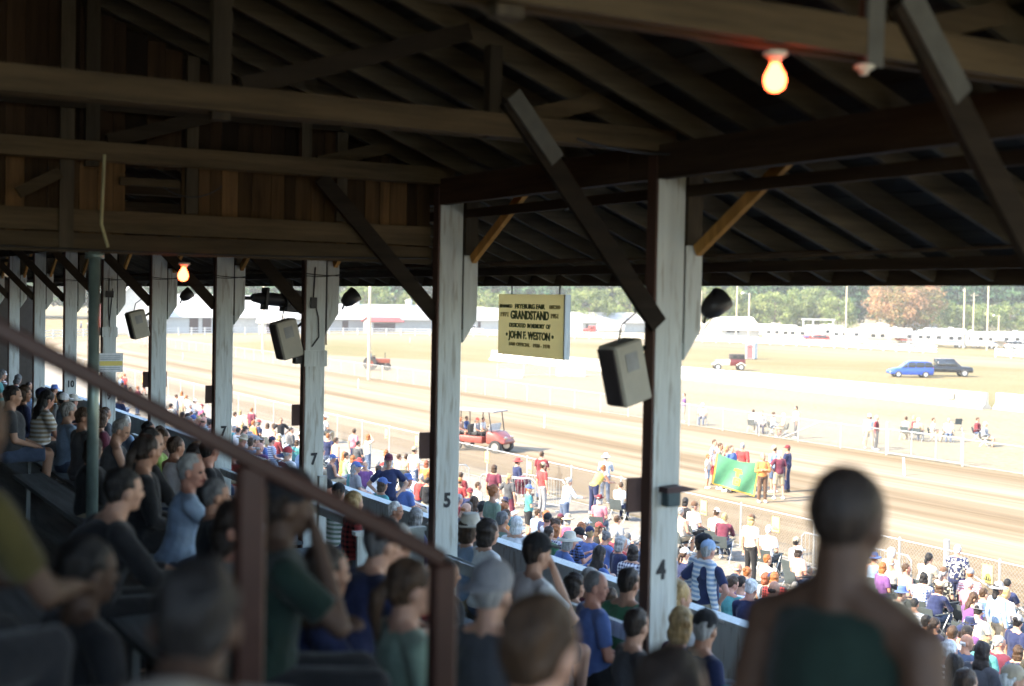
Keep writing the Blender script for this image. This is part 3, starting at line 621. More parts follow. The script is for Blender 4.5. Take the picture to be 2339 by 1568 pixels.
# ================================================================ buildings beyond the track
def barn(a, b, dep, he, hr, label, wall, roofm, cat='barn', doors=(), wins=(), gable_end=False, cup=(), name='barn', posts=0):
    a = Vector(a); b = Vector(b); d = b - a; L = d.length; t = empty(name, a, math.atan2(d.y, d.x), label, cat)
    m = MB(); m.box(0, L, .05, dep, 0, he)
    if not gable_end: m.prism([(.05, he - .01), (dep, he - .01), (dep / 2, hr - .05)], 0, L, 'x')
    else: m.prism([(0, he - .01), (L, he - .01), (L / 2, hr - .05)], .05, dep)
    m.build('wall', wall, t)
    m = MB(); e = .45
    if not gable_end:
        sl_ = (hr - he) / (dep / 2)
        m.prism([(-e, he - e * sl_), (dep / 2, hr), (dep + e, he - e * sl_), (dep + e, he - e * sl_ + .12), (dep / 2, hr + .12), (-e, he - e * sl_ + .12)], -.4, L + .4, 'x')
    else:
        sl_ = (hr - he) / (L / 2)
        m.prism([(-e, he - e * sl_), (L / 2, hr), (L + e, he - e * sl_), (L + e, he - e * sl_ + .12), (L / 2, hr + .12), (-e, he - e * sl_ + .12)], -.4, dep + .4)
    ro = m.build('roof', roofm, t)
    for x in cup: m = MB(); m.box(x - .5, x + .5, dep / 2 - .5, dep / 2 + .5, hr - .1, hr + .9); m.prism([(x - .7, hr + .9), (x + .7, hr + .9), (x, hr + 1.4)], dep / 2 - .7, dep / 2 + .7); m.build('cupola', FWHITE, ro)
    for x0, x1, h in doors: m = MB(); m.box(x0, x1, .0, .045, 0.02, h); m.build('doorway', plain('dark doorway', (.05, .03, .03), .9), t)
    for x0, x1, z0, z1 in wins:
        m = MB(); m.box(x0, x1, .0, .045, z0, z1); o = m.build('window', GLASS, t)
        m = MB(); m.box(x0 - .1, x1 + .1, -.02, .0, z0 - .1, z0); m.box(x0 - .1, x1 + .1, -.02, 0, z1, z1 + .1); m.box(x0 - .1, x0, -.02, 0, z0, z1); m.box(x1, x1 + .1, -.02, 0, z0, z1); m.build('frame', FWHITE, o)
    return t
WW = plain('white clapboard', (.46, .45, .41), .7, var=.06, scale=1.5); MR = plain('pale metal roof', (.48, .47, .44), .45, .1, var=.05, scale=.5, stretch=(6, 1, 1))
DG = plain('dark red boards', (.10, .025, .025), .8); GS = plain('grey shingles', (.42, .41, .38), .8, var=.12, scale=3)
def pz(x, y): return on_z(x, y, 0)
barn(pz(262, 761), pz(356, 762), 20, 5.4, 9.4, 'tall white barn with a steep pale gable at the far left', WW, MR, gable_end=True, wins=[(2.5, 3.5, 1.2, 2.4), (5.2, 6.2, 1.2, 2.4)])
barn(pz(205, 758), pz(246, 759), 12, 4.0, 6.2, 'dark red barn with a grey gabled roof beside the pipe column', DG, GS, gable_end=True)
barn(pz(372, 760), pz(640, 760), 14, 3.0, 7.0, 'long white cattle barn with four dark doorways', WW, MR, doors=[(5.2, 7.0, 2.7), (7.8, 9.6, 2.7), (10.4, 12.0, 2.7), (12.8, 14.2, 2.7)])
barn(pz(648, 757), pz(1000, 757), 14, 2.6, 5.6, 'very long low barn with a pale metal roof and one cupola', plain('grey barn boards', (.32, .32, .30), .8), MR, doors=[(14, 15.5, 2.2), (20, 22, 2.2)], cup=[22, 36])
barn(pz(1010, 757), pz(1140, 757), 12, 2.6, 5.4, 'low white barn with small dark windows left of the hanging sign', WW, MR, wins=[(6.3, 7, 1.2, 2.0), (8.5, 9.2, 1.2, 2)], doors=[(10.2, 11.0, 2.2)])
barn(pz(1150, 756), pz(1330, 756), 12, 2.5, 5.2, 'low pale barn partly hidden behind the hanging sign', WW, MR, wins=[(10, 11, 1, 1.9)])
barn(pz(1330, 760), pz(1480, 760), 10, 2.4, 4.6, 'low white barn behind the red tank truck with a grey hipped roof', WW, GS, wins=[(1.0, 1.9, 1.0, 1.9), (8.5, 9, 1, 1.8), (10, 10.5, 1, 1.8)])
t = barn(pz(1647, 777), pz(1734, 778), 8, 2.2, 4.6, 'small white barn with a grey roof behind the portable toilet', WW, GS, wins=[(1.2, 4.0, 1.5, 2.0)], name='food_stand', cat='barn')
barn(pz(848, 759), pz(918, 759), 3, 2.3, 3.0, 'open sided red roofed stand behind the rail fence', plain('grey barn boards', (.32, .32, .30), .8), plain('red metal roof', (.35, .06, .05), .5), doors=[(.6, 6.0, 1.9)], name='market_stall', cat='stall')
barn(pz(590, 762), pz(640, 763), 2.5, 2.4, 3.6, 'white ticket booth with a red sign between two posts', WW, MR, doors=[(1.5, 3.2, 1.9)], name='ticket_booth', cat='booth')
# tent by the rail fence at far left
# gantry
a = pz(1834, 779); b = pz(1902, 780); e = empty('gantry', a, math.atan2((b - a).y, (b - a).x), 'pale timber goalpost frame standing behind the rail fence gap', 'gantry'); L = (b - a).length
for x in (0, L * .33, L): m = MB(); m.box(x - .12, x + .12, -.12, .12, 0, 4.3); m.build('upright', FWHITE, e)
m = MB(); m.box(-.4, L + .4, -.16, .16, 4.3, 4.6); m.build('crossbeam', FWHITE, e)
m = MB(); m.box(.5, L - .5, .3, 2.3, 0, 1.1); o = m.build('seat_stack', plain('red seats', (.35, .05, .04), .7), e, bevel=.1)
# campers and trailers
CW = [plain('camper white', (.50, .50, .48), .4, var=.04), plain('camper cream', (.45, .42, .35), .4, var=.04), plain('camper grey', (.35, .36, .37), .4, var=.04)]
def camper(loc, rz, L, h, mat, stripe, kind, label):
    t = empty('camper_trailer', loc, rz, label, 'camper', 'campers parked beyond the track')
    if kind == 0: pr = [(-L / 2, .5), (L / 2 - .2, .5), (L / 2 + .3, 1.1), (L / 2 + .1, h - .4), (L / 2 - .4, h), (-L / 2 + .2, h), (-L / 2, h - .3)]
    elif kind == 1: pr = [(-L / 2, .5), (L / 2 - 1.8, .5), (L / 2 - 1.8, 1.4), (L / 2, 1.5), (L / 2, h - .2), (L / 2 - .3, h), (-L / 2 + .2, h), (-L / 2, h - .3)]
    else: pr = [(-L / 2, .4), (L / 2, .4), (L / 2, 1.1), (L / 2 - .6, 1.25), (L / 2 - 1.1, 2.0), (L / 2 - .6, 2.3), (L / 2 - .7, h), (-L / 2, h)]
    m = MB(); m.prism(pr, -1.2, 1.2); m.build('body', CW[mat], t, bevel=.06)
    for s in (-1, 1):
        m = MB(); m.box(-L / 2 + .1, L / 2 - .4, s * 1.204 - .004, s * 1.204 + .004, 1.05, 1.25); m.build('stripe', plain('stripe %s' % str(stripe), stripe, .5), t)
        for x in (-L * .33, -L * .1, L * .22):
            m = MB(); m.box(x - .4, x + .4, s * 1.21 - .006, s * 1.21 + .006, 1.5, 2.1); m.build('window', GLASS, t)
        m = MB(); m.box(L * .04, L * .04 + .6, s * 1.21 - .006, s * 1.21 + .006, .6, 2.3); m.build('door', plain('camper door', (.45, .44, .42), .5), t)
    wheels(t, [(-.6, -1.05), (-.6, 1.05), (.3, -1.05), (.3, 1.05)], .35, .2)
    m = MB(); m.box(-L * .2, -L * .2 + .7, -.35, .35, h, h + .25); m.build('roof_unit', FWHITE, t)
    return t
cs = [(1770, 781, 7, 3.3, 0), (1806, 783, 6, 3.0, 1), (1860, 777, 6.5, 3.1, 0), (1893, 778, 5, 3.2, 2), (1928, 786, 7, 2.8, 0), (1962, 786, 5.5, 2.9, 1), (2010, 790, 8, 2.9, 0), (2046, 788, 6, 3.2, 2), (2082, 792, 7.5, 2.8, 1),
      (2118, 794, 6, 2.7, 0), (2152, 790, 8, 3.3, 1), (2190, 797, 6.5, 2.7, 0), (2226, 796, 7, 3.0, 2), (2264, 799, 8, 2.9, 0), (2304, 800, 7, 3.2, 1), (2036, 772, 8, 3.6, 0), (2100, 772, 7, 3.4, 1), (1745, 772, 6, 3.0, 0), (1988, 774, 7, 3.3, 2), (1620, 770, 6, 3.0, 1), (1590, 768, 6, 2.9, 0)]
words = ['white', 'cream', 'grey']; kinds = ['bumper pull trailer', 'fifth wheel trailer', 'motorhome']; stn = [((.35, .06, .05), 'maroon'), ((.08, .12, .3), 'blue'), ((.25, .2, .14), 'tan'), ((.06, .2, .12), 'green')]
seen = {}
for i, (x, y, L, h, k) in enumerate(cs):
    mt = R.choice([0, 0, 1, 2]); st = stn[i % 4]
    camper(pz(x, y) + Vector((4, 3, 0)), math.radians(R.choice([-35, 145]) + R.uniform(-18, 18)), L, h, mt, st[0], k,
           '%s %s with a %s stripe, %s camper from the left' % (words[mt], kinds[k].replace('bumper pull ', ''), st[1], ONAMES[sorted(c[0] for c in cs).index(x)]))
for i, (x, y, c, lb) in enumerate([(1640, 772, (.5, .5, .5), 'silver saloon parked left of the small grey roofed barn'), (1880, 786, (.35, .04, .03), 'dark red car parked in the rail fence gap'), (2330, 801, (.5, .5, .48), 'pale car parked at the right end of the camper row'), (1180, 762, (.5, .5, .5), 'silver car parked behind the hanging sign'), (1075, 761, (.6, .6, .6), 'white car parked by the low white barn')]):
    car(pz(x, y) + Vector((2, 2, 0)), math.radians(-35), lb, c, 'suv')
# utility poles and wires
PW = plain('weathered pole wood', (.45, .38, .28), .9, var=.15, stretch=(1, 1, .1))
def pole(x, y, h, label, lamp=0, arm=1, r=.15):
    t = empty('utility_pole', pz(x, y), math.radians(-30), label, 'pole', 'poles round the fairground')
    m = MB(); m.tube((0, 0, 0), (0, 0, h), r, r * .7, n=10); m.build('shaft', PW, t)
    if arm: m = MB(); m.box(-.9, .9, -.06, .06, h - .6, h - .45); m.build('crossarm', PW, t)
    if lamp: m = MB(); m.tube((0, 0, h - .2), (-1.0, 0, h + .1), .04); m.lathe((-1.1, 0, h + .02), [(.001, .12), (.2, .05), (.25, -.1), (.001, -.12)], 10); m.build('lamp_head', STEEL, t)
    return t
pl = [(600, 808, 11, 'tall bare pole standing in the infield behind the black spotlight', 0, 0), (842, 868, 10, 'tall bare pole rising beside the old tractor in the infield', 0, 0), (951, 752, 12, 'pole behind the long barn close to the fifth post', 0, 1), (1681, 782, 12, 'wooden pole rising above the small grey roofed barn', 0, 1), (1709, 800, 9, 'lamp pole with a small lantern above the portable toilet', 1, 0),
      (1931, 790, 12, 'wooden pole left of the big red maple', 1, 1), (2200, 796, 11, 'wooden pole right of the big maple, first of three', 0, 0), (2222, 778, 11, 'farther thin pole between two nearer poles at right', 0, 1), (2254, 800, 12, 'tallest wooden pole near the right edge', 0, 0), (2280, 785, 6, 'short lamp pole at the far right edge', 1, 0), (1600, 775, 10, 'wooden pole seen right of the fourth post', 0, 1)]
P_ = [pole(*q) for q in pl]
m = MB()
for a, b in ((3, 5), (5, 7), (7, 8), (10, 3), (2, 10)):
    pa = P_[a].location + Vector((0, 0, pl[a][2] - .5)); pb = P_[b].location + Vector((0, 0, pl[b][2] - .5)); m.path(sag(pa, pb, .6, 14), .03, n=4)
wr = m.build('power_line', BLACK); tag(wr, 'thin power lines strung between the distant wooden poles', 'power line')
# ================================================================ trees
def leafmat(name, c1, c2, c3):
    m = bpy.data.materials.new(name); nt, b = nodes(m)
    at = N(nt, 'ShaderNodeAttribute'); at.attribute_name = 'tint'
    r_ = ramp(nt, [(.0, c1), (.5, c2), (1, c3)]); nt.links.new(at.outputs['Fac'], r_.inputs[0]); nt.links.new(r_.outputs[0], b.inputs['Base Color'])
    b.inputs['Roughness'].default_value = .7; b.inputs['Specular IOR Level'].default_value = .15
    tl = N(nt, 'ShaderNodeBsdfTranslucent'); nt.links.new(r_.outputs[0], tl.inputs[0]); ms = N(nt, 'ShaderNodeMixShader'); ms.inputs[0].default_value = .25
    nt.links.new(b.outputs[0], ms.inputs[1]); nt.links.new(tl.outputs[0], ms.inputs[2]); nt.links.new(ms.outputs[0], nt.nodes['Material Output'].inputs[0]); return m
rng = np.random.default_rng(5)
def leaves(cent, rad, cnt, size, tint, squash=.8, hollow=.55):
    # cent: clump centres (n,3); each clump gets cnt leaf quads
    n = len(cent); c = np.repeat(np.asarray(cent, float), cnt, 0); rr = np.repeat(np.asarray(rad, float), cnt)
    d = rng.normal(size=(n * cnt, 3)); d /= np.linalg.norm(d, axis=1, keepdims=True)
    q = rng.uniform(hollow, 1, (n * cnt, 1)); p = c + d * q * rr[:, None] * np.array([1, 1, squash])
    u = rng.normal(size=(n * cnt, 3)); u /= np.linalg.norm(u, axis=1, keepdims=True); v = np.cross(u, rng.normal(size=(n * cnt, 3))); v /= np.linalg.norm(v, axis=1, keepdims=True)
    s = size * rng.uniform(.5, 1.3, (n * cnt, 1)); u = u * s; v = v * s * .6
    V = np.stack([p - u, p - v, p + u, p + v], 1).reshape(-1, 3)
    t = np.clip(np.repeat(np.asarray(tint, float), cnt) + rng.normal(0, .16, n * cnt), 0, 1)
    return V, t
def leafmesh(name, V, t, mat):
    n = len(V) // 4; me = bpy.data.meshes.new(name); me.vertices.add(n * 4); me.vertices.foreach_set('co', V.astype(np.float32).ravel())
    me.loops.add(n * 4); me.loops.foreach_set('vertex_index', np.arange(n * 4, dtype=np.int32)); me.polygons.add(n)
    me.polygons.foreach_set('loop_start', np.arange(0, n * 4, 4, dtype=np.int32)); me.polygons.foreach_set('loop_total', np.full(n, 4, dtype=np.int32)); me.update()
    a = me.attributes.new('tint', 'FLOAT', 'FACE'); a.data.foreach_set('value', t.astype(np.float32)); me.materials.append(mat); return me
PINE = leafmat('pine needles', (.02, .06, .03), (.06, .14, .07), (.14, .24, .10)); OAK = leafmat('green leaves', (.06, .10, .028), (.15, .21, .07), (.30, .33, .13)); MAP = leafmat('turning maple leaves', (.10, .14, .05), (.26, .19, .09), (.46, .24, .14))
BARK = plain('grey brown bark', (.12, .095, .075), .95, var=.25, scale=8, stretch=(1, 1, .2))
def treemesh(h, w_, kind, nc, cnt, size):
    if kind == 'pine':
        z = rng.uniform(.12, 1, nc) ** .8 * h; rr = (1 - z / h) * w_ * .9 + .4; a = rng.uniform(0, 6.28, nc); q = rr * rng.uniform(.3, 1, nc)
        c = np.stack([q * np.cos(a), q * np.sin(a), z], 1); rad = np.full(nc, w_ * .26) * rng.uniform(.7, 1.2, nc)
        return leaves(c, rad, cnt, size, rng.uniform(.1, .75, nc), .6)
    d = rng.normal(size=(nc, 3)); d /= np.linalg.norm(d, axis=1, keepdims=True); q = rng.uniform(.35, 1, (nc, 1)) ** .5
    c = d * q * np.array([w_, w_, h * .42]) + np.array([0, 0, h * .56]); c += rng.normal(0, w_ * .08, c.shape); c[:, 2] = np.maximum(c[:, 2], h * .14)
    return leaves(c, rng.uniform(.12, .26, nc) * w_, cnt, size, rng.uniform(.1, .9, nc), .8)
def trunk(h, w_, r):
    m = MB(); p = Vector((0, 0, 0))
    for k in range(5):
        q = Vector((R.uniform(-.2, .2), R.uniform(-.2, .2), h * (k + 1) / 6)); m.tube(p, q, r * (1 - k * .17), r * (1 - (k + 1) * .17), 8); p = q
        if k > 0:
            for s in range(3):
                a = R.uniform(0, 6.28); m.tube(q, q + Vector((math.cos(a) * w_ * .6, math.sin(a) * w_ * .6, h * .16)), r * .35 * (1 - k * .12), r * .08, 6)
    return m
def tree(loc, h, w_, kind, mat, label, nc=90, cnt=60, size=.22):
    t = empty('tree', loc, R.uniform(0, 6), label, 'tree', 'trees beyond the track'); V, tt = treemesh(h, w_, kind, nc, cnt, size)
    link('crown', leafmesh('crown', V, tt, mat), t); trunk(h, w_, .3).build('trunk', BARK, t); return t
tree(pz(2040, 775) + Vector((12, 8, 0)), 16, 8.6, 'oak', MAP, 'big round maple turning red above the campers', 260, 90, .24)
tl = [(1770, 5.5, 11, 'oak', 'bushy green tree left of the gantry frame'), (1818, 5, 12, 'oak', 'rounded green tree rising just left of the gantry frame'), (1870, 5.5, 12, 'oak', 'broad green tree right behind the gantry frame'), (1915, 4.5, 10, 'oak', 'green tree touching the left side of the big maple'), (1735, 4.5, 10, 'oak', 'green tree standing over the small grey roofed barn'),
      (2150, 5, 9, 'oak', 'dark green tree touching the right side of the big maple'), (2200, 5, 8.5, 'oak', 'green tree behind the three wooden poles, left one'), (2250, 5.5, 9, 'oak', 'green tree behind the tallest pole at the right'), (2310, 5.5, 9, 'oak', 'green tree at the extreme right end'), (1660, 5, 12, 'oak', 'green tree right of the fourth white post'), (1610, 5, 12, 'oak', 'green tree partly hidden by the dark floodlight of the fourth post'),
      (1440, 6, 11, 'oak', 'yellow green tree above the tilted speaker of the fourth post'), (1345, 6, 11, 'oak', 'yellow green tree just right of the hanging sign'), (1110, 6, 10, 'oak', 'green tree just left of the hanging sign'), (940, 5, 9, 'oak', 'green tree over the long barn beside its pole'), (835, 6, 11, 'oak', 'green tree between the fifth and sixth posts over the long barn')]
bank = [treemesh(10, 5, 'oak', 110, 60, .21) for _ in range(3)]; bm3 = [leafmesh('crown', *b_, OAK) for b_ in bank]; tb = trunk(10, 5, .28).mesh('trunk', BARK)
for i, (x, w_, h, kd, lb) in enumerate(tl):
    t = empty('tree', at_depth(x, 700, 318 + 8 * (i % 3)), R.uniform(0, 6), lb, 'tree', 'trees beyond the track'); t.location.z = 0
    link('crown', bm3[i % 3], t); link('trunk', tb, t); t.scale = (w_ / 5, w_ / 5, h / 10)
# the pine wood that closes the view: too dense to count
Vs, Ts = [], []
protos = [treemesh(1, .24, 'pine', 60, 26, .022) for _ in range(4)]
for i in range(250):
    x = -220 + 2800 * (i % 125) / 125 + R.uniform(-12, 12); row = i // 125; p = at_depth(x, 700, 350 + 22 * row + R.uniform(-6, 6)); V, tt = protos[R.randrange(4)]; h = R.uniform(17, 25); a = R.uniform(0, 6.28)
    c, s = math.cos(a), math.sin(a); Vr = V @ np.array([[c, s, 0], [-s, c, 0], [0, 0, 1]]) * h; Vs.append(Vr + np.array([p.x, p.y, 0])); Ts.append(np.clip(tt + R.uniform(-.25, .25), 0, 1))
fo = link('pine_wood', leafmesh('pine_wood', np.concatenate(Vs), np.concatenate(Ts), PINE)); tag(fo, 'dense band of pines closing the view beyond the fairground', 'wood', kind='stuff')
# ================================================================ things hung on the grandstand
SPK = plain('off white speaker cabinet', (.44, .42, .34), .6, var=.05)
GRL = plain('dark grille', (.06, .05, .05), .7)
for pi, lb in ((1, 'large pale loudspeaker tilted down beside the fourth post'), (3, 'pale tilted loudspeaker hung left of the post with the cable box'), (5, 'pale tilted loudspeaker farthest away, near the lit bulb')):
    y = postY[pi]; t = empty('loudspeaker', (PXP - .36, y + .0, 6.47), 0, lb, 'loudspeaker', 'loudspeakers on the post line'); t.rotation_euler = (0, math.radians(-15), math.radians(6))
    m = MB(); m.box(-.13, .15, -.11, .11, -.24, .24); m.build('cabinet', SPK, t, bevel=.015)
    m = MB(); m.box(-.147, -.133, -.09, .09, -.22, .22); m.build('grille', GRL, t)
    m = MB(); m.tube((.15, 0, .1), (.27, 0, .14), .018); m.tube((.15, 0, -.1), (.23, 0, -.12), .018); m.build('bracket', BLACK, t)
    m = MB(); m.path([(.0, .0, .24), (.06, .0, .36), (.2, -.02, .42), (.25, -.02, .7)], .008); m.build('cable', BLACK, t)
    m = MB(); m.box(-.05, .07, -.114, -.111, .02, .16); m.build('rear_plate', plain('grey plate', (.3, .31, .3), .5), t)
for pi, lb in ((1, 'dark floodlight on the fourth post facing the track'), (3, 'dark floodlight on the post marked seven with the cable box'), (5, 'dark floodlight on a far post, left of the black spotlight')):
    y = postY[pi]; t = empty('floodlight', (PXP + .40, y - .02, 6.93), 0, lb, 'floodlight', 'floodlights on the field side of the posts'); t.rotation_euler = (0, math.radians(-38), 0); t.scale = (.62, .62, .62)
    m = MB(); m.lathe((0, 0, 0), [(.001, -.02), (.09, 0), (.15, .12), (.17, .34), (.165, .34), (.14, .12), (.001, .03)], 18, M=Matrix.Rotation(math.pi / 2, 3, 'Y')); m.build('housing', BLACK, t, smooth=True)
    m = MB(); m.lathe((0, 0, 0), [(.001, .30), (.15, .30)], 18, M=Matrix.Rotation(math.pi / 2, 3, 'Y')); m.build('lens', GLASS, t)
    m = MB(); m.tube((0, 0, -.02), (-.1, 0, -.08), .02); m.build('yoke', BLACK, t)
# black spotlight on the post marked 7
y = postY[4]; t = empty('spotlight', (PXP + .45, y, 6.98), 0, 'large black spotlight with a square hood beside the seventh post', 'spotlight'); t.rotation_euler = (0, math.radians(4), 0)
m = MB(); m.lathe((0, 0, 0), [(.001, -.05), (.06, 0), (.1, .2), (.1, .5), (.001, .5)], 18, M=Matrix.Rotation(math.pi / 2, 3, 'Y')); m.build('housing', BLACK, t)
m = MB(); m.box(.5, .80, -.17, .17, -.17, .17); m.build('hood', BLACK, t, bevel=.01)
m = MB(); m.box(.18, .22, -.13, .13, -.17, .17); m.build('yoke', BLACK, t)
m = MB(); m.tube((-.15, 0, -.02), (.2, 0, 0), .03); m.build('arm', BLACK, t)
# square panels behind the posts
PK = plain('brown square panel', (.24, .15, .13), .7)
for pi, w1, lb in ((1, .29, 'fourth'), (2, .3, 'fifth'), (3, .28, 'sixth'), (4, .28, 'seventh'), (5, .28, 'eighth')):
    y = postY[pi] + (.13); m = MB(); m.box(-.22, .20, -.012, .012, -.135, .135); o = m.build('square_panel', PK); o.location = (PXP, y, 5.50)
    tag(o, 'plain brown square panel fixed behind the %s post from the right' % {'fourth': 'nearest', 'fifth': 'second', 'sixth': 'third', 'seventh': 'fourth', 'eighth': 'fifth'}[lb], 'panel', 'square panels behind the posts')
# small notice on the post marked 9
y = postY[6]; t = empty('post_sign', (PXP, y - .1, 5.62), 0, 'small white sign with a yellow band on the post left of the far speaker', 'sign')
m = MB(); m.box(-.26, .26, -.012, 0, -.19, .19); m.build('board', plain('white sign board', (.72, .74, .74), .5), t)
m = MB(); m.box(-.25, .25, -.016, -.0125, -.06, .03); m.build('yellow_band', YEL, t)
m = MB()
for z in (.06, .09, .13, -.10, -.14): m.box(-.2, .2, -.015, -.0125, z, z + .012)
m.build('print', plain('grey print', (.3, .36, .38), .6), t)
# small shelf on the fourth post with a red-brown canopy
y = postY[1]; t = empty('post_lamp_box', (PXP, y - .09, 5.56), 0, 'small dark box with a flat pointed lid on the fourth post', 'box')
m = MB(); m.box(-.05, .08, -.09, -.003, -.12, .0); m.build('box', plain('dark teal box', (.06, .10, .11), .6), t, bevel=.01)
m = MB(); m.prism([(-.07, .03), (.08, .04), (.24, .005), (.08, -.01), (-.07, -.01)], -.11, .0); m.build('lid', plain('dark maroon metal', (.06, .03, .035), .5), t)
# hanging grandstand sign
SX = EAVE - .06; a = on_x(1132, 673, SX); b = on_x(1298, 672, SX); W = a.y - b.y; TZ = on_x(1132, 672, SX).z; H = TZ - on_x(1132, 808, SX).z
t = empty('hanging_sign', (SX, (a.y + b.y) / 2, TZ - H / 2), 0, 'yellowed sign board lettered GRANDSTAND hanging under the eave', 'sign'); t.rotation_euler = (0, 0, math.radians(-3))
SB = plain('yellowed sign board', (.86, .76, .48), .6, var=.08, scale=2)
nt_ = SB.node_tree; tl_ = N(nt_, 'ShaderNodeBsdfTranslucent'); tl_.inputs[0].default_value = (.85, .74, .46, 1); mx_ = N(nt_, 'ShaderNodeMixShader'); mx_.inputs[0].default_value = .6
nt_.links.new(nt_.nodes['Principled BSDF'].outputs[0], mx_.inputs[1]); nt_.links.new(tl_.outputs[0], mx_.inputs[2]); nt_.links.new(mx_.outputs[0], nt_.nodes['Material Output'].inputs[0])
m = MB(); m.box(0, .012, -W / 2, W / 2, -H / 2, H / 2); m.build('board', SB, t, bevel=.004)
fr = MB(); fr.box(-.01, .07, -W / 2 - .03, -W / 2, -H / 2, H / 2); fr.build('end_board', WHITE, t)
for s in (-1, 1): m = MB(); m.tube((.07, s * W * .36, H / 2), (.07, s * W * .36, H / 2 + .12), .01); m.build('hanger', BLACK, t)
TM = Matrix(((0, 0, -1, 0), (-1, 0, 0, 0), (0, 1, 0, 0), (0, 0, 0, 1)))
SL_ = plain('green black sign lettering', (.13, .17, .08), .6, var=.1); SL2 = plain('faded brown lettering', (.38, .32, .14), .6)
def line(s, yc, zc, size, wd, mt=SL_):
    o = text('lettering', s, size, mt, Matrix(), t, bold=size * .03); xs = [v.co.x for v in o.data.vertices]; w0 = max(xs) - min(xs)
    o.data.transform(Matrix.Diagonal((wd / w0, 1, 1, 1))); o.data.transform(Matrix.Translation((-.008, -yc, zc)) @ TM)
line('FRYEBURG FAIR', .0 , H * .30, H * .105, W * .45); line('ERECTED', .37 * W, H * .30, H * .08, W * .15, SL2); line('RENAMED', -.37 * W, H * .30, H * .08, W * .2)
line('GRANDSTAND', -.0, H * .155, H * .19, W * .58); line('1951', .37 * W, H * .16, H * .10, W * .10, SL2); line('1971', -.39 * W, H * .16, H * .10, W * .12, SL2)
line('DEDICATED  IN MEMORY  OF', 0, -H * .01, H * .095, W * .62); line('• JOHN F. WESTON •', 0, -H * .17, H * .17, W * .72); line('FAIR OFFICIAL   1938 - 1970', 0, -H * .32, H * .08, W * .62, SL2)
# ceiling bulbs
BULB = emis('glowing bulb glass', (1, .10, .03), 4.5); CER = plain('white porcelain', (.7, .68, .55), .3)
def bulb(p, label, s=1.0, lit=True, tilt=8):
    t = empty('ceiling_bulb', p, 0, label, 'light bulb'); 
    m = MB(); m.lathe((0, 0, 0), [(.001, 0), (.06, -.004), (.062, -.02), (.035, -.035), (.022, -.06), (.001, -.06)], 18); m.build('holder', CER, t, smooth=True)
    if lit:
        m = MB(); m.lathe((0, 0, 0), [(.018, -.05), (.03, -.08), (.052, -.12), (.056, -.15), (.045, -.185), (.02, -.202), (.001, -.205)], 20); o = m.build('bulb', BULB, t, smooth=True); o.rotation_euler = (math.radians(tilt), math.radians(-tilt), 0)
    t.scale = (s, s, s); return t
YT = postY[0] - .07
bulb(on_y(1771, 117, YT) , 'glowing bare bulb under the nearest tie beam at upper right', .88)
bulb(on_y(1974, 148, YT), 'unlit lamp holder under the nearest tie beam right of the bulb', .8, False)
bulb(on_y(421, 600, YP - .05), 'glowing bare bulb under the boarded partition at left', .85, tilt=-6)
m = MB(); q = on_y(1992, 60, YT); m.box(q.x - .05, q.x + .05, YT - .03, YT - .005, 8.12, q.z + .2); m.build('hanger_board', plain('faded grey board', (.12, .12, .105), .8), g)
# sloping handrail close to the camera
RR = plain('red brown painted rail', (.045, .016, .01), .45, var=.1); YR = 3.9
t = empty('stair_handrail', (0, YR, 0), 0, 'blurred red brown stair handrail sloping down across the lower left', 'handrail')
def L3(px, py): q = on_y(px, py, YR); return (q.x, 0, q.z)
m = MB(); m.beam(L3(-60, 723), L3(1008, 1277), .055, .075, up=(0, 1, 0)); m.build('top_rail', RR, t, bevel=.01)
for px, py in ((572, 1062), (1012, 1287)):
    q = L3(px, py); m = MB(); m.box(q[0] - .045, q[0] + .045, -.03, .03, floor_u(q[0]) - .3, q[2]); m.build('rail_post', RR, t, bevel=.01)
# ================================================================ people
def V3(*a): return Vector(a)
def remesh(mb, name, vox, smooth=3, disp=0.0, seed=0, dsc=8.0):
    me = mb.mesh(name); o = bpy.data.objects.new('t', me); col.objects.link(o)
    md = o.modifiers.new('r', 'REMESH'); md.mode = 'VOXEL'; md.voxel_size = vox; md.adaptivity = 0
    if smooth: sm = o.modifiers.new('s', 'SMOOTH'); sm.factor = .5; sm.iterations = smooth
    dg = bpy.context.evaluated_depsgraph_get(); dg.update(); out = bpy.data.meshes.new_from_object(o.evaluated_get(dg)); bpy.data.objects.remove(o); bpy.data.meshes.remove(me)
    out.name = name; n = len(out.vertices)
    if disp:
        co = np.empty(n * 3); out.vertices.foreach_get('co', co); co = co.reshape(-1, 3); no = np.empty(n * 3); out.vertex_normals.foreach_get('vector', no); no = no.reshape(-1, 3)
        r_ = np.random.default_rng(seed); d = np.zeros(n)
        for k in range(7):
            w_ = r_.normal(size=3); w_ /= np.linalg.norm(w_); w_ *= dsc * r_.uniform(.5, 2.2); d += np.sin(co @ w_ + r_.uniform(0, 6.28)) / 3
        co += no * (d * disp)[:, None]; out.vertices.foreach_set('co', co.ravel())
    out.polygons.foreach_set('use_smooth', [True] * len(out.polygons)); out.update(); return out
def ell(m, c, r, n=12, M=None):
    prof = [(math.sin(math.pi * k / 8), -math.cos(math.pi * k / 8)) for k in range(9)]; prof[0] = (.02, -1); prof[-1] = (.02, 1)
    S = Matrix.Diagonal(r); Q = (M.to_3x3() if M is not None else Matrix.Identity(3)) @ S
    vs = []
    for a, h in prof:
        for k in range(n): q = 2 * math.pi * k / n; vs.append(Vector(c) + Q @ Vector((a * math.cos(q), a * math.sin(q), h)))
    fs = [(i * n + k, i * n + (k + 1) % n, (i + 1) * n + (k + 1) % n, (i + 1) * n + k) for i in range(8) for k in range(n)] + [tuple(range(n))[::-1], tuple(range(8 * n, 9 * n))]
    m.add(vs, fs)
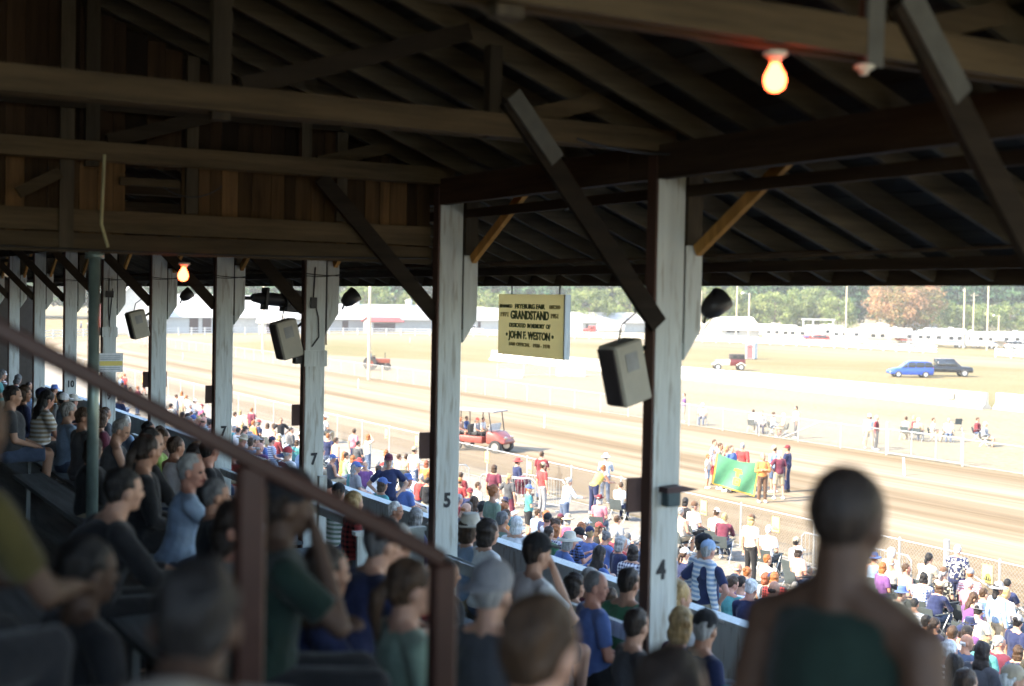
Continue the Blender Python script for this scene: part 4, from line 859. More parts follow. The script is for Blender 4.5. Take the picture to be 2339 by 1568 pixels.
def limb(m, a, b, ra, rb, n=10):
    m.tube(a, b, ra, rb, n); ell(m, a, (ra, ra, ra)); ell(m, b, (rb, rb, rb))
# a pose is a dict of joints; +X is where the figure faces, origin on the floor below the hips
def pose(kind='sit', lean=0.0, arms='lap', hx=0.0, turn=0.0, tilt=0.0, spread=.0, neck=.0):
    J = {}
    if kind == 'sit': z0 = .52; J['pel'] = V3(0, 0, z0); L1, L2 = .33, .53
    else: z0 = .93; J['pel'] = V3(0, 0, z0); L1, L2 = .32, .52
    s, c = math.sin(lean), math.cos(lean)
    def up(l, dx=0.0): return J['pel'] + V3(l * s + dx * c, 0, l * c - dx * s)
    J['bel'] = up(.13, .015); J['che'] = up(.34, .0); J['nk'] = up(.52 + neck, -.01); J['hd'] = J['nk'] + V3(.02 + .13 * math.sin(lean * .5 + hx), 0, .155 * math.cos(lean * .5 + hx))
    for sd, q in ((1, 'L'), (-1, 'R')):
        J['sh' + q] = up(.455, -.01) + V3(0, sd * .185, 0); J['hp' + q] = J['pel'] + V3(0, sd * .09, -.01)
        if kind == 'sit': J['kn' + q] = V3(.44, sd * (.11 + spread), .51); J['an' + q] = V3(.40 + spread * .3, sd * (.12 + spread), .09)
        elif kind == 'walk': J['kn' + q] = V3(.12 if sd > 0 else -.02, sd * .1, .5); J['an' + q] = V3(.2 if sd > 0 else -.2, sd * .1, .09 if sd > 0 else .12)
        else: J['kn' + q] = V3(.02, sd * (.10 + spread), .5); J['an' + q] = V3(-.02, sd * (.12 + spread), .09)
    def arm(q, sd, e, w_): J['el' + q] = e; J['wr' + q] = w_
    for sd, q in ((1, 'L'), (-1, 'R')):
        S = J['sh' + q]; mode = arms if isinstance(arms, str) else arms[0 if sd > 0 else 1]
        if mode == 'lap': arm(q, sd, S + V3(.04, sd * .05, -.28), S + V3(.27, -sd * .05, -.36))
        elif mode == 'knee': arm(q, sd, S + V3(.16, sd * .04, -.24), S + V3(.37, -sd * .09, -.27))
        elif mode == 'down': arm(q, sd, S + V3(-.03, sd * .06, -.29), S + V3(.03, sd * .07, -.55))
        elif mode == 'hip': arm(q, sd, S + V3(-.08, sd * .20, -.22), S + V3(.03, sd * .01, -.40))
        elif mode == 'fold': arm(q, sd, S + V3(.05, sd * .06, -.27), S + V3(.21, -sd * .20, -.22))
        elif mode == 'face': arm(q, sd, S + V3(.20, sd * .03, -.20), J['hd'] + V3(.10, sd * .05, -.10))
        elif mode == 'phone': arm(q, sd, S + V3(.10, sd * .05, -.27), S + V3(.32, -sd * .06, -.16))
        elif mode == 'up': arm(q, sd, S + V3(.12, sd * .12, .10), J['hd'] + V3(.08, sd * .10, .05))
        elif mode == 'rail': arm(q, sd, S + V3(.14, sd * .06, -.23), S + V3(.40, sd * .0, -.26))
        elif mode == 'side': arm(q, sd, S + V3(-.06, sd * .16, -.24), S + V3(.10, sd * .22, -.42))
        elif mode == 'hold': arm(q, sd, S + V3(.03, sd * .12, -.25), S + V3(.28, sd * .2, -.08))
    J['turn'] = turn; J['tilt'] = tilt; J['kind'] = kind; return J
def headM(J): return Matrix.Translation(J['hd']) @ Matrix.Rotation(J['turn'], 4, 'Z') @ Matrix.Rotation(J['tilt'], 4, 'Y')
def add_hand(m, J, q, sd, vox):
    w_, e = J['wr' + q], J['el' + q]; d = (w_ - e).normalized(); side = V3(0, -sd, 0); side = (side - d * side.dot(d)).normalized(); nn = d.cross(side).normalized()
    if nn.z > 0: nn = -nn
    M = Matrix((d, side, nn)).transposed(); pc = w_ + d * .045
    ell(m, pc, (.048, .040, .016), M=M)
    for k in range(4):
        o = (k - 1.5) * .021; L = (.034, .040, .037, .029)[k]; a = pc + d * .038 + side * o; b = a + d * L + nn * .012; c2 = b + d * L * .45 + nn * L * .7
        limb(m, a, b, .0095, .0085, 6); limb(m, b, c2, .0085, .0075, 6)
    a = pc - d * .015 + side * .036; b = a + side * .022 + d * .03 + nn * .01; limb(m, a, b, .011, .010, 6); limb(m, b, b + d * .026 + nn * .01, .0095, .008, 6)
def body_mesh(J, fat=1.0, vox=.012):
    m = MB(); HM = headM(J)
    def h(c, r): ell(m, HM @ Vector(c), r, M=HM)
    h((0, 0, .02), (.096, .076, .104)); h((.018, 0, -.045), (.066, .056, .068)); h((.05, 0, -.088), (.030, .030, .024)); h((.088, 0, -.02), (.022, .013, .020)); h((.092, 0, -.032), (.018, .016, .012))
    h((.076, 0, .022), (.018, .05, .012)); h((.074, 0, -.062), (.016, .026, .011))
    for s in (-1, 1): h((-.008, s * .078, -.012), (.019, .011, .031)); h((.052, s * .036, -.03), (.03, .022, .024))
    nr = 1.0 if fat < 1.1 else 1.1
    limb(m, J['nk'] + V3(-.01, 0, -.03), HM @ V3(-.022, 0, -.055), .062 * nr, .056 * nr)
    for q in 'LR': limb(m, J['nk'] + V3(-.015, 0, .02), J['sh' + q] * .8 + J['nk'] * .2, .045 * nr, .05)
    f = fat
    ell(m, J['che'], (.11 * f, .155, .17)); ell(m, J['bel'], (.105 * f, .14 * (1 + (f - 1) * .6), .16)); ell(m, J['pel'], (.12, .16, .12))
    limb(m, J['shL'] * .5 + J['nk'] * .5 + V3(0, 0, -.02), J['shR'] * .5 + J['nk'] * .5 + V3(0, 0, -.02), .058, .058)
    for sd, q in ((1, 'L'), (-1, 'R')):
        limb(m, J['sh' + q], J['el' + q], .054, .040); limb(m, J['el' + q], J['wr' + q], .041, .026); limb(m, J['nk'] + V3(0, 0, -.04), J['sh' + q], .05, .056)
        add_hand(m, J, q, sd, vox)
        limb(m, J['hp' + q], J['kn' + q], .088, .058); limb(m, J['kn' + q], J['an' + q], .056, .036)
        a = J['an' + q]; ell(m, a + V3(.05, 0, -.045), (.125, .045, .045))
    me = remesh(m, 'person', vox, 2)
    me.materials.append(None); me.materials.append(None); me.materials.append(None)
    inv = HM.inverted(); idx = []
    for p in me.polygons:
        c = inv @ p.center; k = 0
        if c.x > .055 and abs(abs(c.y) - .032) < .013 and abs(c.z - .002) < .008: k = 1
        elif c.x > .07 and abs(c.y) < .024 and abs(c.z + .064) < .006: k = 2
        idx.append(k)
    me.polygons.foreach_set('material_index', idx); return me
def shirt_mesh(J, sleeve='short', fat=1.0, vox=.014, seed=0):
    m = MB(); f = fat; g_ = .016
    ell(m, J['che'], (.11 * f + g_ + .004, .158 + g_, .185)); ell(m, J['bel'] + V3(0, 0, -.01), (.112 * f + g_ + .006, .148 * (1 + (f - 1) * .6) + g_, .19)); ell(m, J['pel'] + V3(0, 0, .03), (.13 + g_, .165 + g_, .09))
    limb(m, J['shL'] * .5 + J['nk'] * .5 + V3(0, 0, -.03), J['shR'] * .5 + J['nk'] * .5 + V3(0, 0, -.03), .07, .07)
    ell(m, J['che'] * .5 + J['bel'] * .5, (.112 * f + g_, .155 + g_, .17)); ell(m, J['che'] * .6 + J['nk'] * .4, (.098 * f + g_, .15 + g_, .12)); ell(m, J['pel'] * .5 + J['bel'] * .5, (.115 * f + g_, .155 + g_, .14))
    for q in 'LR':
        if sleeve != 'none': limb(m, J['nk'] + V3(-.012, 0, -.015), J['sh' + q] * .85 + J['nk'] * .15, .055, .062)
    for sd, q in ((1, 'L'), (-1, 'R')):
        S, E, W = J['sh' + q], J['el' + q], J['wr' + q]
        if sleeve == 'none': limb(m, S * .68 + J['nk'] * .32 + V3(0, 0, -.012), J['che'] + V3(0, sd * .11, 0), .056, .065); continue
        limb(m, J['nk'] + V3(0, 0, -.055), S, .058, .064)
        if sleeve == 'short': m.tube(S, S.lerp(E, .72), .068, .064, 12); ell(m, S, (.067, .067, .067))
        else: limb(m, S, E, .066, .056); m.tube(E, E.lerp(W, .94), .054, .042, 10); 
    return remesh(m, 'shirt', vox, 9, .006, seed, 14)
def trousers_mesh(J, kind='long', vox=.015, seed=0):
    m = MB(); ell(m, J['pel'], (.137, .177, .125))
    for sd, q in ((1, 'L'), (-1, 'R')):
        H, K, A = J['hp' + q], J['kn' + q], J['an' + q]
        if kind == 'long': limb(m, H, K, .104, .076); m.tube(K, A.lerp(K, .06), .074, .062, 12)
        else: m.tube(H, H.lerp(K, .92), .106, .088, 12); ell(m, H, (.104, .104, .104))
    return remesh(m, 'trousers', vox, 5, .006, seed, 12)
def shoes_mesh(J):
    m = MB()
    for q in 'LR': a = J['an' + q]; ell(m, a + V3(.05, 0, -.048), (.14, .053, .05)); ell(m, a + V3(0, 0, -.015), (.055, .05, .055))
    return remesh(m, 'shoes', .014, 1)
def hair_mesh(style):
    m = MB(); s = 3
    if style == 'short': ell(m, (-.018, 0, .034), (.098, .084, .104)); ell(m, (-.045, 0, -.01), (.062, .074, .07))
    elif style == 'crop': ell(m, (-.017, 0, .030), (.095, .0795, .102))
    elif style == 'bald': ell(m, (-.026, 0, -.008), (.080, .082, .05))
    elif style == 'bob': ell(m, (-.018, 0, .036), (.104, .09, .108)); ell(m, (-.03, 0, -.04), (.082, .098, .088)); ell(m, (-.04, 0, -.09), (.07, .09, .05))
    elif style == 'long':
        ell(m, (-.018, 0, .036), (.104, .09, .108)); ell(m, (-.045, 0, -.05), (.07, .096, .1)); ell(m, (-.075, 0, -.17), (.05, .10, .14)); ell(m, (-.085, .01, -.27), (.035, .085, .11))
    elif style == 'tail':
        ell(m, (-.018, 0, .034), (.1, .084, .105)); ell(m, (-.05, 0, -.0), (.06, .074, .07)); limb(m, (-.105, 0, .03), (-.15, 0, -.02), .026, .034); limb(m, (-.15, 0, -.02), (-.145, 0, -.20), .036, .014)
    elif style == 'bun': ell(m, (-.018, 0, .034), (.1, .084, .105)); ell(m, (-.05, 0, -.0), (.06, .074, .07)); ell(m, (-.10, 0, .085), (.045, .045, .045))
    return remesh(m, 'hair', .008, 1, .007 if style not in ('crop',) else .0015, hash(style) % 97 if False else len(style) * 7, 45)
def hat_mesh(style):
    m = MB()
    if style == 'cap' or style == 'capback':
        ell(m, (-.006, 0, .052), (.106, .088, .088)); me = remesh(m, 'cap', .008, 3)
        k = MB(); n = 14; sg = 1 if style == 'cap' else -1; vs = []
        for z in (0, .006):
            for i in range(n + 1): a = -1.15 + 2.3 * i / n; vs.append((sg * (.05 + .125 * math.cos(a)), .078 * math.sin(a) / math.sin(1.15), .052 + z - .018 * (math.sin(a) ** 2) - .028 * (math.cos(a))))
            for i in range(n + 1): a = -1.15 + 2.3 * i / n; vs.append((sg * (.05 + .02 * math.cos(a)), .078 * math.sin(a) / math.sin(1.15), .052 + z - .012 * (math.sin(a) ** 2)))
        w_ = n + 1; fs = [(i, i + 1, w_ + i + 1, w_ + i) for i in range(n)] + [(2 * w_ + i, 3 * w_ + i, 3 * w_ + i + 1, 2 * w_ + i + 1) for i in range(n)] + [(i, 2 * w_ + i, 2 * w_ + i + 1, i + 1) for i in range(n)] + [(0, w_, 3 * w_, 2 * w_), (n, 2 * w_ + n, 3 * w_ + n, w_ + n)]
        k.add(vs, fs); k.lathe((-.006, 0, .139), [(.012, -.002), (.010, .006), (.001, .008)], 8)
        k2 = k.mesh('brim'); bm = bmesh.new(); bm.from_mesh(me); bm.from_mesh(k2); bm.to_mesh(me); bm.free(); bpy.data.meshes.remove(k2)
        me.polygons.foreach_set('use_smooth', [True] * len(me.polygons)); return me
    prof = {'sunhat': [(.001, .15), (.05, .148), (.082, .125), (.098, .06), (.104, .045), (.15, .035), (.185, .018), (.188, .022), (.15, .042), (.108, .052), (.09, .05), (.001, .05)],
            'cowboy': [(.001, .165), (.035, .16), (.07, .172), (.088, .13), (.10, .06), (.105, .048), (.15, .05), (.19, .075), (.192, .08), (.15, .056), (.108, .055), (.09, .05), (.001, .05)],
            'fedora': [(.001, .155), (.045, .15), (.078, .155), (.09, .11), (.102, .055), (.11, .042), (.15, .036), (.152, .041), (.11, .05), (.09, .05), (.001, .05)]}[style]
    m.lathe((0, 0, 0), prof, 24); me = m.mesh('hat', smooth=True)
    for v in me.vertices:
        v.co.y *= .88
        if style == 'cowboy' and v.co.xy.length > .12: v.co.z += (abs(v.co.y) / .17) ** 2 * .045
        if style == 'cowboy' and v.co.z > .14: v.co.z -= max(0, .03 - abs(v.co.y)) * .9
    return me
def fabric(name, c, pat=None):
    q_ = sum(c) / 3; c = tuple(a * .82 + q_ * .18 for a in c)
    key = 'f_%s_%s' % (name, pat)
    if key in MATS: return MATS[key]
    m = bpy.data.materials.new(name + ' cloth'); nt, b = nodes(m); MATS[key] = m
    tc = N(nt, 'ShaderNodeTexCoord'); n = N(nt, 'ShaderNodeTexNoise'); n.inputs['Scale'].default_value = 7; n.inputs['Detail'].default_value = 5; nt.links.new(tc.outputs['Object'], n.inputs[0])
    r_ = ramp(nt, [(.3, mul(c, .78)), (.7, mul(c, 1.15))]); nt.links.new(n.outputs[0], r_.inputs[0]); out = r_.outputs[0]
    if pat:
        mp = N(nt, 'ShaderNodeMapping'); nt.links.new(tc.outputs['Object'], mp.inputs[0])
        def bands(axis, freq, th):
            sp = N(nt, 'ShaderNodeSeparateXYZ'); nt.links.new(mp.outputs[0], sp.inputs[0]); q = N(nt, 'ShaderNodeMath', operation='PINGPONG'); nt.links.new(sp.outputs[axis], q.inputs[0]); q.inputs[1].default_value = freq
            l = N(nt, 'ShaderNodeMath', operation='LESS_THAN'); nt.links.new(q.outputs[0], l.inputs[0]); l.inputs[1].default_value = freq * th; return l.outputs[0]
        if pat[0] == 'plaid':
            a, b1 = bands(1, .028, .5), bands(2, .028, .5); ad = N(nt, 'ShaderNodeMath', operation='ADD'); nt.links.new(a, ad.inputs[0]); nt.links.new(b1, ad.inputs[1]); h = N(nt, 'ShaderNodeMath', operation='MULTIPLY'); nt.links.new(ad.outputs[0], h.inputs[0]); h.inputs[1].default_value = .5; fac = h.outputs[0]
        elif pat[0] == 'stripe': fac = bands(2, .03, .5)
        elif pat[0] == 'camo':
            v = N(nt, 'ShaderNodeTexNoise'); v.inputs['Scale'].default_value = 16; nt.links.new(tc.outputs['Object'], v.inputs[0]); l = N(nt, 'ShaderNodeMath', operation='GREATER_THAN'); nt.links.new(v.outputs[0], l.inputs[0]); l.inputs[1].default_value = .52; fac = l.outputs[0]
        else: fac = bands(1, .05, .5)
        mx = N(nt, 'ShaderNodeMixRGB'); nt.links.new(fac, mx.inputs[0]); nt.links.new(out, mx.inputs[1]); mx.inputs[2].default_value = (*pat[1], 1); out = mx.outputs[0]
    nt.links.new(out, b.inputs['Base Color']); b.inputs['Roughness'].default_value = .9; b.inputs['Specular IOR Level'].default_value = .15; b.inputs['Sheen Weight'].default_value = .15
    n2 = N(nt, 'ShaderNodeTexNoise'); n2.inputs['Scale'].default_value = 22; n2.inputs['Detail'].default_value = 3; nt.links.new(tc.outputs['Object'], n2.inputs[0])
    bp = N(nt, 'ShaderNodeBump'); bp.inputs['Strength'].default_value = .5; bp.inputs['Distance'].default_value = .02; nt.links.new(n2.outputs[0], bp.inputs['Height']); nt.links.new(bp.outputs[0], b.inputs['Normal'])
    return m
def hairmat(name, c):
    key = 'h_' + name
    if key in MATS: return MATS[key]
    m = plain(name + ' hair', c, .55, 0, var=.3, scale=30, bump=.8, bscale=60, stretch=(1, 1.6, .25)); MATS[key] = m; return m
SKIN = [plain('fair skin', (.50, .29, .20), .5, var=.07, scale=9), plain('tanned skin', (.42, .22, .14), .5, var=.07, scale=9), plain('ruddy skin', (.48, .24, .17), .5, var=.07, scale=9), plain('skin with foreground shade', (.095, .055, .036), .6, var=.1, scale=9)]  # last tone is darkened for figures in the foreground shade
EYE = plain('dark eyes', (.03, .02, .02), .3); LIP = plain('lips', (.34, .12, .10), .5)
PAL = dict(white=(.74, .75, .74), black=(.018, .019, .022), navy=(.018, .028, .09), blue=(.06, .13, .38), lightblue=(.25, .38, .56), red=(.46, .03, .03), darkred=(.17, .015, .025), maroon=(.13, .02, .045), orange=(.62, .22, .03), green=(.05, .20, .10), deepgreen=(.012, .03, .022), mustard=(.07, .056, .01), teal=(.05, .28, .28),  # deepgreen and mustard are darkened to carry the unlit foreground
           lime=(.30, .48, .08), yellow=(.58, .44, .06), pink=(.62, .16, .22), hotpink=(.62, .05, .15), purple=(.15, .05, .22), grey=(.26, .27, .29), darkgrey=(.07, .075, .085), tan=(.40, .32, .20), brown=(.13, .07, .04), cream=(.62, .57, .45), denim=(.07, .11, .20), khaki=(.34, .28, .18), peach=(.6, .35, .24), olive=(.10, .11, .045), sage=(.2, .3, .22))
HAIR = dict(brown=(.055, .03, .015), darkbrown=(.022, .014, .01), black=(.01, .009, .009), blond=(.42, .29, .13), grey=(.30, .30, .29), white=(.62, .62, .60), red=(.20, .06, .025), ginger=(.28, .10, .03), darkgrey=(.12, .12, .12))
PATS = dict(plaid=lambda n: ('plaid', (.01, .01, .015)), wplaid=lambda n: ('plaid', (.6, .62, .66)), stripe=lambda n: ('stripe', (.7, .7, .7)), camo=lambda n: ('camo', (.45, .44, .36)))
CACHE = {}
def hdx(ps): return pose(**POSES[ps])['hd'].x
def cached(key, fn):
    if key not in CACHE: CACHE[key] = fn()
    return CACHE[key]
POSES = {
 'tall': dict(kind='stand', arms='down', neck=.02), 
 'bow': dict(kind='sit', lean=1.05, arms='rail', hx=.2), 
 'lap': dict(kind='sit', lean=.06, arms='lap'), 'knee': dict(kind='sit', lean=.42, arms='knee', hx=.1), 'fold': dict(kind='sit', lean=.0, arms='fold'), 'face': dict(kind='sit', lean=.22, arms=('fold', 'face'), hx=-.1), 'phone': dict(kind='sit', lean=.15, arms='phone', hx=.25, tilt=.3),
 'sider': dict(kind='sit', lean=.05, arms=('lap', 'side'), turn=-.5), 'stand': dict(kind='stand', arms='down'), 'hip': dict(kind='stand', arms=('hip', 'down'), spread=.05), 'hips': dict(kind='stand', arms='hip', spread=.05), 'sphone': dict(kind='stand', arms='phone', hx=.15, tilt=.2), 'rail': dict(kind='stand', arms='rail', lean=.25), 'sfold': dict(kind='stand', arms='fold'), 'walk': dict(kind='walk', arms='down', lean=.06), 'up': dict(kind='stand', arms=('down', 'up')), 'bend': dict(kind='stand', arms='rail', lean=.8), 'hold': dict(kind='stand', arms='hold'), 'sbelly': dict(kind='sit', lean=-.05, arms='lap')}
def person(loc, rz, label, ps='lap', shirt='navy', sleeve='short', legs='denim', short=False, hair='brown', style='short', hat=None, hatc='white', skin=0, scale=1.0, fat=1.0, pat=None, group=None, turn=0.0, hi=False, J=None, legpat=None):
    key = ps if J is None else 'own' + str(len(CACHE))
    kw = dict(POSES.get(ps, {}))
    tq = round(turn * 2) / 2; kw['turn'] = kw.get('turn', 0) + tq
    if J is None: J = pose(**kw)
    vx = .009 if hi else .012; fq = 1.0 if fat < 1.08 else (1.2 if fat < 1.3 else 1.4); k = (key, tq, fq, hi)
    b = cached(('b',) + k, lambda: body_mesh(J, fq, vx)); o = link('person', b); o.location = loc; o.rotation_euler = (0, 0, rz); wv = R.uniform(.95, 1.06); o.scale = (scale * wv, scale * wv, scale)
    def setm(ob, i, mt): ob.material_slots[i].link = 'OBJECT'; ob.material_slots[i].material = mt
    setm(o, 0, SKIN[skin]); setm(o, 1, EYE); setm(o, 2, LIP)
    def child(nm, me, mt):
        if not me.materials: me.materials.append(None)
        c = link(nm, me, o); setm(c, 0, mt); return c
    child('shirt' if sleeve != 'long' else 'jacket', cached(('s', sleeve) + k, lambda: shirt_mesh(J, sleeve, fq, vx + .002, len(CACHE))), fabric(shirt, PAL[shirt], PATS[pat](0) if pat else None))
    child('shorts' if short else 'trousers', cached(('t', short) + k, lambda: trousers_mesh(J, 'short' if short else 'long', seed=len(CACHE))), fabric(legs, PAL[legs], legpat))
    child('shoes', cached(('o',) + k, lambda: shoes_mesh(J)), fabric('shoe' + ('w' if R.random() < .4 else 'd'), (.5, .5, .5) if R.random() < .4 else (.04, .035, .03)))
    HM = headM(J)
    if style != 'none': c = child('hair', cached(('h', style), lambda: hair_mesh(style)), hairmat(hair, HAIR[hair])); c.matrix_local = HM
    if hat:
        c = child('cap' if hat.startswith('cap') else 'hat', cached(('hat', hat), lambda: hat_mesh(hat)), fabric(hatc, PAL[hatc])); c.matrix_local = HM @ Matrix.Translation((0, 0, .012)) @ Matrix.Diagonal((1.04, 1.04, 1.04, 1))
    tag(o, label, 'person', group); return o
# ================================================================ the crowd
VW = dict(A=(700, 1000, .3827), B=(1300, 1050, .3507), C=(1850, 1100, .3674), D=(520, 950, .1786), E=(140, 850, .1786), G=(1640, 1200, .2551), H=(1640, 1050, .1722), I=(1600, 650, .3848), K=(100, 1000, .431))
def vpix(v, x, y): a, b, s = VW[v]; return (a + s * x) * .9356, (b + s * y) * .9356
SIT = {'lap', 'knee', 'fold', 'face', 'phone', 'sider', 'sbelly'}
HT = {'bow': 1.02, 'tall': 1.75, 'lap': 1.315, 'knee': 1.24, 'fold': 1.315, 'face': 1.29, 'phone': 1.29, 'sider': 1.315, 'sbelly': 1.31, 'bend': 1.5}
PPL = []      # every placed person, labelled at the end
REG = []
def region(px):
    for lim, s in ((185, 'left of post 10'), (262, 'between posts 10 and 9'), (365, 'between posts 9 and 8'), (508, 'between posts 8 and 7'), (705, 'between both 7 posts'), (1020, 'between posts 7 and 5'), (1510, 'between posts 5 and 4'), (1900, 'right of post 4')):
        if px < lim: return s
    return 'at far right'
ZN = dict(U='in upper seats', L='on lower benches', A='by the near fence', T='on the track', I='on the infield', F='by the far barns', C='on the utility cart', N='close to the camera')
def add(zone, x, y, ps, px=None, face=0.0, z=None, sc=None, **kw):
    sc = sc or R.uniform(.95, 1.04)
    if z is None: z = 0.0
    o = person((x, y, z), face, '', ps=ps, scale=sc, **kw)
    q = proj((x, y, z + HT.get(ps, 1.73) * sc)); PPL.append((o, zone, q[0], q[1], ps, kw)); REG.append((x, y)); return o
SHC = ['navy', 'blue', 'lightblue', 'white', 'white', 'grey', 'darkgrey', 'black', 'red', 'darkred', 'maroon', 'green', 'sage', 'teal', 'tan', 'cream', 'purple', 'pink', 'orange', 'lightblue', 'blue', 'navy']
LEG = ['denim', 'denim', 'darkgrey', 'khaki', 'black', 'navy', 'tan']
HRC = ['brown', 'brown', 'darkbrown', 'grey', 'white', 'blond', 'darkgrey', 'ginger', 'black']
def look(s=None):
    d = dict(shirt=R.choice(SHC), sleeve=R.choice(['short', 'short', 'short', 'long', 'none' if R.random() < .3 else 'long']), legs=R.choice(LEG), short=R.random() < .25, hair=R.choice(HRC),
             style=R.choice(['short', 'short', 'short', 'crop', 'bob', 'bob', 'long', 'tail', 'bald', 'bun']), skin=R.choice([0, 0, 1, 2]), fat=R.choice([1.0, 1.0, 1.2, 1.4]), turn=R.choice([-.5, 0, 0, 0, .5]))
    if R.random() < .4: d['hat'] = R.choice(['cap', 'cap', 'cap', 'sunhat', 'fedora']); d['hatc'] = R.choice(['white', 'navy', 'black', 'red', 'tan', 'grey', 'cream', 'blue'])
    if R.random() < .22: d['pat'] = R.choice(['plaid', 'wplaid', 'stripe', 'camo'])
    for t in (s or '').split():
        if t in ('short', 'crop', 'bob', 'long', 'tail', 'bald', 'bun'): d['style'] = t
        elif t.startswith('h='): d['hair'] = t[2:]
        elif t.startswith('s='):
            q = t[2:].split(':'); d['shirt'] = q[0]; d.pop('pat', None)
            if len(q) > 1: d['pat'] = q[1]
        elif t.startswith('c='): q = t[2:].split(':'); d['hat'] = q[0]; d['hatc'] = q[1]
        elif t == 'nohat': d.pop('hat', None)
        elif t.startswith('l='): d['legs'] = t[2:]; d['short'] = False
        elif t.startswith('k='): d['legs'] = t[2:]; d['short'] = True
        elif t.startswith('sl='): d['sleeve'] = t[3:]
        elif t.startswith('t='): d['turn'] = float(t[2:])
        elif t.startswith('f='): d['fat'] = float(t[2:])
    if s and 'c=' not in s: d.pop('hat', None); d.pop('hatc', None)
    return d
CHAIRS = []
def chair_at(x, y, rz, z=0): CHAIRS.append((x, y, rz, z))
def solve(zone, px, py, h):
    d = ray(px, py)
    if zone == 'L': t = (2.5 + .27 * 9.5 + h - 7) / (d.z + .27 * d.x)
    else: t = (h - 7) / d.z
    return C0 + d * t
